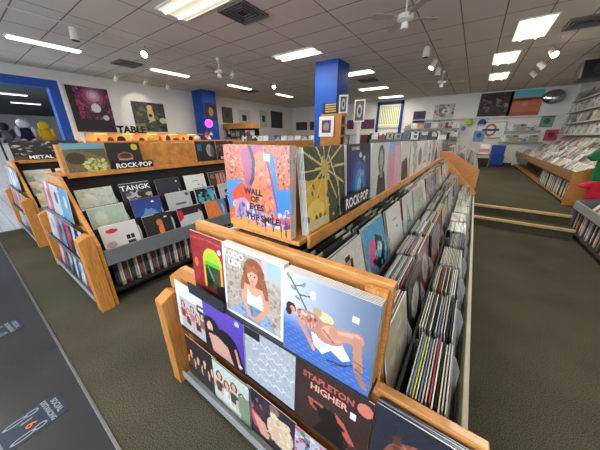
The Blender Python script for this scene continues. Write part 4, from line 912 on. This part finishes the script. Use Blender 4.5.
o = part('small_sign', sg_, [M['black'], M['steptrim']], None); o.location = (-3.3, 6.15, 2.121); tag(o, 'small black sign with tan lines on top of the bookcase', 'sign')
a = Art(32, (238, 236, 234)).rect(.2, .2, .8, .8, (90, 70, 80)).ell(.5, .5, .2, .2, (180, 130, 140)); poster('framed_record', a, .44, .5, (-3.32, 5.98, 1.56), 0, 'white framed record print on the front of the bookcase', None, 'picture')

# long lit display counter along the left wall
r = empty('lit_counter', (-10.75, 2.9, 0), 'long display counter glowing warm along the left wall', 'counter')
m = MB(); m.box(-.4, .25, 0, 5.0, 0, 1.42); part('base', m, M['wood'], r)
m = MB(); m.box(-.4, .25, 0, 5.0, 1.66, 1.69); part('top', m, M['steptrim'], r)
m = MB(); m.box(-.4, -.36, 0, 5.0, 1.42, 1.66); part('back_panel', m, M['steptrim'], r)
for k in range(6): m = MB(); m.box(-.1, .1, .2+.85*k, .5+.85*k, 1.64, 1.659); part('strip_light', m, M['warm'], r); l = bpy.data.lights.new('counter_glow', 'POINT'); l.energy = 5; l.color = (1, .66, .36); l.shadow_soft_size = .08; lo = bpy.data.objects.new('counter_glow', l); link(lo, r); lo.location = (0, .35+.85*k, 1.56)
cl = [(190, 50, 40), (120, 60, 40), (30, 30, 32), (236, 230, 220), (60, 44, 40), (220, 190, 60), (170, 90, 60), (40, 60, 110)]
cn = ['red', 'brown', 'black', 'white', 'dark brown', 'yellow', 'rust', 'blue']
for k in range(14):
    m = MB(); w = .07+.05*(k % 3); h = .1+.03*(k % 4); m.tube((0, 0, 0), (0, 0, h*.8), w*.8, w*.7, 14); m.tube((0, 0, h*.8), (0, 0, h), w*.45, w*.4, 12)
    o = part('ornament', m, mat('glaze', cl[k % 8], .4, .1, 9), None, True); o.location = (-10.58, 3.1+.34*k, 1.421); tag(o, 'small %s ornament in the warm-lit counter, %s from its left end' % (cn[k % 8], ORD[k]), 'ornament', 'ornaments in the warm-lit counter')
mb = MB(); add_text(mb, 'TABLE', .34, 0, 0, 0, 0, bold=.012); me = mb.mesh('letters', [M['blackletter']], fixn=False)
o = obj('letter_sign', me); o.location = (-10.7, 4.25, 1.695); o.rotation_euler = (0, 0, R(90)); so = o.modifiers.new('depth', 'SOLIDIFY'); so.thickness = .03
tag(o, 'black standing letters on top of the warm-lit counter', 'sign')

# dark shelving beyond the left pillar
r = empty('dark_shelving', (-10.0, 9.0, 0), 'dark shelving with a wooden top board beyond the left pillar', 'shelving')
m = MB(); m.box(-1.1, 1.1, -.2, .2, 1.95, 2.2); part('top_board', m, M['wood'], r)
m = MB(); m.box(-1.1, 1.1, .16, .2, 0, 1.95); [m.box(-1.1, 1.1, -.2, .16, z, z+.02) for z in (.9, 1.2, 1.55)]; part('case', m, M['dark'], r)
for k in range(2):
    for q in range(6):
        g = GEN[(k*19+q*5+2) % 56]; far(g, -10.9+.36*q, 8.9, 1.571-.35*k, 0, 6)
# far rack with header covers between the pillars
r = empty('cross_rack', (-6.5, 8.2, 0), 'waist-high rack with a row of upright covers between the blue pillars', 'record rack')
m = MB(); m.box(-2.6, 3.6, -.25, .25, 0, 1.3); part('body', m, M['grey'], r); m = MB(); m.box(-2.6, 3.6, .0, .04, 1.3, 1.62); part('header_board', m, M['dark'], r)
for q in range(18):
    g = GEN[(q*11+6) % 56]; far(g, -8.9+.34*q, 8.16, 1.301, 0, 5)
r = empty('cross_rack', (-1.6, 11.9, 0), 'wooden rack of covers at the back behind the nearest ridge', 'record rack')
m = MB(); m.box(-2.6, .7, -.25, .25, 0, 1.45); part('body', m, M['grey'], r); m = MB(); m.box(-2.6, .7, .0, .04, 1.45, 1.72); part('header_board', m, M['dark'], r)
for q in range(9):
    g = GEN[(q*13+9) % 56]; far(g, -3.95+.35*q, 11.86, 1.451, 0, 5)

# adjoining room contents
def plush(loc, c, c2, label, s=1.):
    r = empty('stuffed_toy', loc, label, 'soft toy', 'soft toys in the adjoining room')
    m1 = mat('plush', c, .9, .1, 20); m2 = mat('plush_dark', c2, .9, .1, 20)
    def sph(nm, l, sc, mm_):
        bm = bmesh.new(); bmesh.ops.create_uvsphere(bm, u_segments=14, v_segments=10, radius=1); me = bpy.data.meshes.new(nm); bm.to_mesh(me); bm.free(); me.materials.append(mm_)
        me.polygons.foreach_set('use_smooth', [True]*len(me.polygons)); o = obj(nm, me, r); o.location = l; o.scale = sc
    sph('body', (0, 0, .3*s), (.2*s, .22*s, .3*s), m1); sph('head', (0, 0, .72*s), (.17*s, .19*s, .18*s), m2)
    for y_ in (-.2, .2): sph('arm', (.08*s, y_*s*1.1, .42*s), (.08*s, .07*s, .2*s), m2); sph('leg', (.16*s, y_*.7*s, .08*s), (.18*s, .08*s, .08*s), m2)
r = empty('toy_counter', (-12.6, 1.6, 0), 'white counter with soft toys seen through the blue doorway', 'counter')
m = MB(); m.box(-.35, .35, -1.1, .95, 0, 1.32); part('base', m, M['white'], r); m = MB(); m.box(-.38, .38, -1.13, .98, 1.32, 1.36); part('top', m, M['offwhite'], r)
plush((-12.5, 1.72, 1.361), (36, 34, 60), (210, 206, 214), 'dark blue and white soft toy on the counter through the doorway', .85)
plush((-12.5, 2.2, 1.361), (226, 176, 30), (232, 190, 50), 'yellow soft toy on the counter through the doorway', .78)
plush((-12.5, 1.26, 1.361), (96, 90, 92), (40, 40, 44), 'grey soft toy on the counter through the doorway', .7)
r = empty('clothes_rail', (-9.4, .55, 0), 'clothes rail crowded with dark garments at the left edge', 'clothes rail')
m = MB(); m.tube((0, -.9, 0), (0, -.9, 1.5), .02); m.tube((0, .25, 0), (0, .25, 1.5), .02); m.tube((0, -.9, 1.5), (0, .25, 1.5), .02); m.box(-.25, .25, -.92, -.88, 0, .04); m.box(-.25, .25, .23, .27, 0, .04); part('rail_frame', m, M['black'], r)
for k, (c, n) in enumerate((((34, 34, 36), 'black'), ((226, 176, 30), 'yellow'), ((70, 50, 56), 'plum'), ((40, 60, 56), 'dark green'), ((196, 190, 190), 'pale grey'), ((30, 30, 40), 'ink blue'))):
    m = MB(); m.prism_y([(-.24, 0), (.24, 0), (.2, .62), (.04, .74), (-.04, .74), (-.2, .62)], -.04, .04); o = part('garment', m, mat('garment_cloth', c, .9, .15, 8), None); bevel(o, .02, 3); o.location = (-9.4+.0, -.72+.15*k, .745); o['label'] = n+' garment hanging on the clothes rail at the left edge'; o['category'] = 'garment'; o['group'] = 'garments on the rail'
for i, (x, y_) in enumerate(((-13.9, 2.1), (-17.5, 2.3), (-21.5, 3.4), (-18, 5.4))):
    r = empty('hanging_light', (x, y_, CZ-.16), 'bright fluorescent light in the adjoining room, %s from the doorway' % ORD[i], 'ceiling light', 'lights in the adjoining room')
    m = MB(); m.box(-.1, .1, -.6, .6, 0, .05); part('housing', m, M['white'], r); m = MB(); m.box(-.08, .08, -.58, .58, -.012, -.001); part('tube', m, M['tube'], r)

mass_cards(FAR)
tag(obj('filed_records', REST.mesh('filed_records', [M['art']], fixn=False)), 'densely filed records filling the far bins, wall racks and shelves', 'records', None, 'stuff')
# floor sticker
mb = MB(); w, h = .24, .34
mb.box(-w/2, w/2, -h/2, h/2, 0, .0015, 0)
def flat_text(s_, size, x, y_, mi, rot=0):
    vs, fs = text_geo(s_, size, .001); i = len(mb.v); c, sn = math.cos(R(rot)), math.sin(R(rot))
    mb.v += [(x+v[0]*c-v[1]*sn, y_+v[0]*sn+v[1]*c, .0022) for v in vs]
    for f in fs: mb.f.append(tuple(i+k for k in f)); mb.mi.append(mi); mb.c.append((1, 1, 1))
flat_text('SOCIAL', .045, 0, .118, 1); flat_text('DISTANCING', .038, 0, .075, 1); flat_text('6', .08, .02, -.03, 2); flat_text('I', .08, -.035, -.04, 1); flat_text('FEET APART', .026, 0, -.155, 1)
for s_ in (-1, 1):
    for (cy, ra, rb) in ((.025, .02, .035), (-.055, .018, .06)):
        for q in range(14):
            t0, t1 = 2*math.pi*q/14, 2*math.pi*(q+1)/14
            mb.quad([(s_*.08+ra*math.cos(t0), cy+rb*math.sin(t0), .0022), (s_*.08+ra*math.cos(t1), cy+rb*math.sin(t1), .0022), (s_*.08+.6*ra*math.cos(t1), cy+.75*rb*math.sin(t1), .0022), (s_*.08+.6*ra*math.cos(t0), cy+.75*rb*math.sin(t0), .0022)], 1)
me = mb.mesh('floor_sticker', [mat('sticker_navy', (40, 52, 66), .4, .05, 9), M['lgrey'], mat('sticker_orange', (214, 110, 60), .4, .05, 9)], fixn=False)
for (x, y_, lb) in ((-1.78, -.17, 'dark SOCIAL DISTANCING sticker with a 6 nearest on the grey floor'), (-2.98, -.2, 'dark distancing sticker cut off by the left edge of the picture')):
    o = obj('floor_sticker', me); o.location = (x, y_, .0015); o.scale = (.85, .85, 1); o.rotation_euler = (0, 0, R(6)); tag(o, lb, 'sticker', 'floor stickers')

# ------------------------------------------------------------------ ceiling items
def troffer(x, y, along, i, lit=True, w=.6, strip=False):
    r = empty('ceiling_light', (x, y, CZ), 'recessed fluorescent ceiling light, '+i, 'ceiling light', 'ceiling lights')
    a, b = (.61, w/2) if along == 'x' else (w/2, .61)
    m = MB(); t = .02
    m.box(-a, a, -b, -b+t, -.02, -.001); m.box(-a, a, b-t, b, -.02, -.001); m.box(-a, -a+t, -b+t, b-t, -.02, -.001); m.box(a-t, a, -b+t, b-t, -.02, -.001); part('frame', m, M['white'], r)
    m = MB(); m.box(-a+t, a-t, -b+t, b-t, -.006, -.001); part('diffuser', m, M['lensbright' if along == 'y' and w > .4 else 'lens'], r)
    for s in (-1, 1):
        m = MB(); o_ = s*w*.22
        if along == 'x': m.tube((-a+.03, o_, -.022), (a-.03, o_, -.022), .022 if w > .4 else .03, n=10)
        else: m.tube((o_, -b+.03, -.022), (o_, b-.03, -.022), .022 if w > .4 else .03, n=10)
        part('tube', m, M['tube'], r, True)
    l = bpy.data.lights.new('tube_glow', 'AREA'); l.shape = 'RECTANGLE'; l.size = 2*a-.06; l.size_y = 2*b-.06; l.energy = 42; l.color = (1, .95, .86)
    lo = bpy.data.objects.new('tube_glow', l); link(lo, r); lo.location = (0, 0, -.05)
k_ = (CZ-1.55)/(2.05)
for i, (x, y, al, lb) in enumerate(((-4.05, 2.85, 'x', 'nearest at top left beside the square vent'), (-4.1, 5.75, 'x', 'over the second rack in front of the central pillar'),
        (.48, 7.1, 'y', 'nearest of the three on the right'), (.22, 9.1, 'y', 'middle of the three on the right'), (.22, 11.5, 'y', 'farthest of the three on the right'),
        (-8.25, 1.95, 'y', 'at the far left edge'), (-8.45, 4.85, 'y', 'along the left wall beyond the left edge one'), (-8.4, 7.7, 'y', 'before the left blue pillar'), (-8.2, 10.4, 'y', 'far left beyond the ceiling fan'),
        (-3.65, 8.35, 'x', 'just right of the central pillar'), (-4.0, 11.2, 'x', 'second right of the central pillar'), (-4.0, 13.9, 'x', 'farthest, above the blue window'), (-1.2, .4, 'x', 'behind and above the nearest rack'), (.7, 3.0, 'y', 'over the near right aisle'), (-5.5, -1.6, 'x', 'over the grey lino floor'), (-1.5, -2.2, 'x', 'behind the camera'))):
    troffer(x, y, al, lb, w=.26 if x < -7 else .55)

def vent(x, y, lb, w=.3):
    r = empty('ceiling_vent', (x, y, CZ), lb, 'vent', 'ceiling vents')
    m = MB(); m.box(-w, w, -w, w, -.004, -.001); part('duct', m, M['black'], r)
    for k in range(4):
        a = w-.065*k; t = .022; m = MB(); z0, z1 = -.03+.004*k, -.006
        m.box(-a, a, -a, -a+t, z0, z1); m.box(-a, a, a-t, a, z0, z1); m.box(-a, -a+t, -a+t, a-t, z0, z1); m.box(a-t, a, -a+t, a-t, z0, z1); part('louvre', m, M['louvre'], r)
vent(-3.6, 3.5, 'square louvred ceiling vent near the top centre'); vent(-8.5, 3.62, 'ceiling vent above the left wall posters'); vent(1.25, 7.25, 'long dark ceiling vent at the top right'); vent(-3.65, 9.55, 'dark ceiling vent right of the central pillar'); vent(-8.8, 8.6, 'small ceiling vent beyond the left fan')

def fan(x, y, lb, drop=.3, R0=.62, rot=20):
    r = empty('ceiling_fan', (x, y, CZ), lb, 'ceiling fan', 'ceiling fans')
    m = MB(); m.tube((0, 0, -.001), (0, 0, -.07), .06, .045, 20); part('canopy', m, M['offwhite'], r, False)
    m = MB(); m.tube((0, 0, -.07), (0, 0, -drop), .014); part('downrod', m, M['offwhite'], r)
    m = MB(); m.tube((0, 0, -drop), (0, 0, -drop-.03), .06, .115, 24); m.tube((0, 0, -drop-.03), (0, 0, -drop-.09), .115, .11, 24); m.tube((0, 0, -drop-.09), (0, 0, -drop-.12), .11, .05, 24); mo = part('motor', m, M['offwhite'], r)
    m = MB(); m.tube((0, 0, -drop-.12), (0, 0, -drop-.2), .045, .055, 18); part('light_cup', m, M['white'], mo)
    for k in range(4):
        m = MB(); m.box(.1, .2, -.015, .015, -.005, .0); m.quad([(.18, -.05, 0), (R0-.04, -.07, 0), (R0, -.03, 0), (R0, .03, 0), (R0-.04, .07, 0), (.18, .05, 0)]); i0 = len(m.v)
        o = part('blade', m, mat('fan_blade', (176, 170, 160), .5, .1, 9), r); s_ = o.modifiers.new('thick', 'SOLIDIFY'); s_.thickness = .007; o.location = (0, 0, -drop-.055); o.rotation_euler = (R(8), 0, R(rot+90*k))
fan(-1.22, 4.5, 'white ceiling fan nearest the camera', .22, .52, 40); fan(-6.0, 4.8, 'white ceiling fan beyond the left rack', .25, .6, 20); fan(-1.25, 9.7, 'small white ceiling fan far down the aisle', .25, .62, 20)

def track(x0, y0, x1, y1, heads, lb):
    r = empty('track_rail', (x0, y0, CZ), lb, 'lighting track', 'lighting tracks')
    m = MB(); d = Vector((x1-x0, y1-y0, 0)); m.tube((0, 0, -.016), (d.x, d.y, -.016), .014, n=6); part('rail', m, M['offwhite'], r)
    for i, (t, lit, aim, nm) in enumerate(heads):
        p = Vector((x0, y0, CZ))+d*t
        h = empty('spotlight', (p.x, p.y, CZ-.03), nm, 'spotlight', 'track spotlights')
        m = MB(); m.tube((0, 0, 0), (0, 0, -.09), .01, n=8); part('stem', m, M['metal'], h)
        a = Vector(aim).normalized(); c = Vector((0, 0, -.13)); m = MB(); m.tube(c-a*.1, c+a*.1, .06, .075, 18); hd = part('head', m, M['offwhite'], h)
        m = MB(); m.tube(c+a*.1005, c+a*.104, .065, .065, 18); part('bulb', m, M['bulb'] if lit else M['dark'], hd)
        if lit:
            l = bpy.data.lights.new('spot_beam', 'SPOT'); l.energy = 25; l.spot_size = R(55); l.color = (1, .94, .84); l.shadow_soft_size = .05
            lo = bpy.data.objects.new('spot_beam', l); link(lo, h); lo.location = c+a*.12; lo.rotation_euler = a.to_track_quat('-Z', 'Y').to_euler()
W = (-.8, .1, -.5)
track(-6.5, .3, -6.5, 8.5, [(.205, 0, (.0, -.05, -1), 'grey cylinder spotlight nearest on the left track'), (.355, 1, (.5, -.6, -.6), 'lit spotlight turned toward the camera on the left track'), (.66, 0, W, 'unlit spotlight midway along the left track'), (.895, 1, (.3, -.5, -.6), 'lit spotlight at the far end of the left track')], 'long lighting track over the left aisle')
track(-9.95, 3.6, -9.95, 7.0, [(.07, 0, W, 'unlit spotlight near the magenta poster'), (.33, 1, W, 'lit spotlight washing the left wall'), (.56, 0, W, 'unlit spotlight close to the left pillar')], 'lighting track close to the left wall')
track(-1.3, 6.6, -1.3, 9.5, [(.08, 0, (0, 0, -1), 'unlit spotlight hanging nearest on the centre track'), (.48, 1, (-.3, -.3, -.7), 'lit spotlight on the centre track'), (.8, 0, (0, 0, -1), 'unlit spotlight at the far end of the centre track')], 'short lighting track over the raised aisle')
track(1.05, 7.9, 1.05, 14, [(.1, 1, (.2, -.5, -.4), 'lit spotlight on the right track'), (.3, 0, (.6, 0, -.6), 'unlit spotlight on the right track'), (.48, 0, (.6, 0, -.6), 'unlit spotlight farthest on the right track')], 'lighting track before the right wall')

# daylight lamp added at an unseen front window to brighten the adjoining room
l = bpy.data.lights.new('window_daylight', 'AREA'); l.shape = 'RECTANGLE'; l.size = 5; l.size_y = 2.1; l.energy = 560; l.color = (.8, .9, 1)
lo = bpy.data.objects.new('window_daylight', l); link(lo); lo.location = (-14.5, -3.5, 1.7); lo.rotation_euler = (R(90), 0, 0)
l.size = 4
l = bpy.data.lights.new('added_front_fill', 'AREA'); l.shape = 'RECTANGLE'; l.size = 8.3; l.size_y = 2.3; l.energy = 75; l.color = (.88, .94, 1)  # fill added behind the camera to brighten the ceiling and near covers
lo = bpy.data.objects.new('added_front_fill', l); link(lo); lo.location = (-2.25, -3.55, 1.7); lo.rotation_euler = (R(90), 0, 0)

# ------------------------------------------------------------------ world, camera, view
w = bpy.data.worlds.new('world'); scn.world = w; w.use_nodes = True
w.node_tree.nodes['Background'].inputs[0].default_value = (.5, .52, .56, 1); w.node_tree.nodes['Background'].inputs[1].default_value = .15
cam = bpy.data.cameras.new('camera'); co = bpy.data.objects.new('camera', cam); link(co); scn.camera = co
F = 236.0; P = math.atan(88/F); YW = R(34.94)
cam.sensor_width = 36; cam.lens = 36*F/600; cam.clip_start = .02; cam.clip_end = 60
co.location = (0, 0, 1.55); co.rotation_euler = (math.pi/2-P, 0, YW)
scn.view_settings.view_transform = 'Standard'; scn.view_settings.look = 'None'; scn.view_settings.gamma = 1; scn.view_settings.use_curve_mapping = False
scn.view_settings.exposure = 0.06
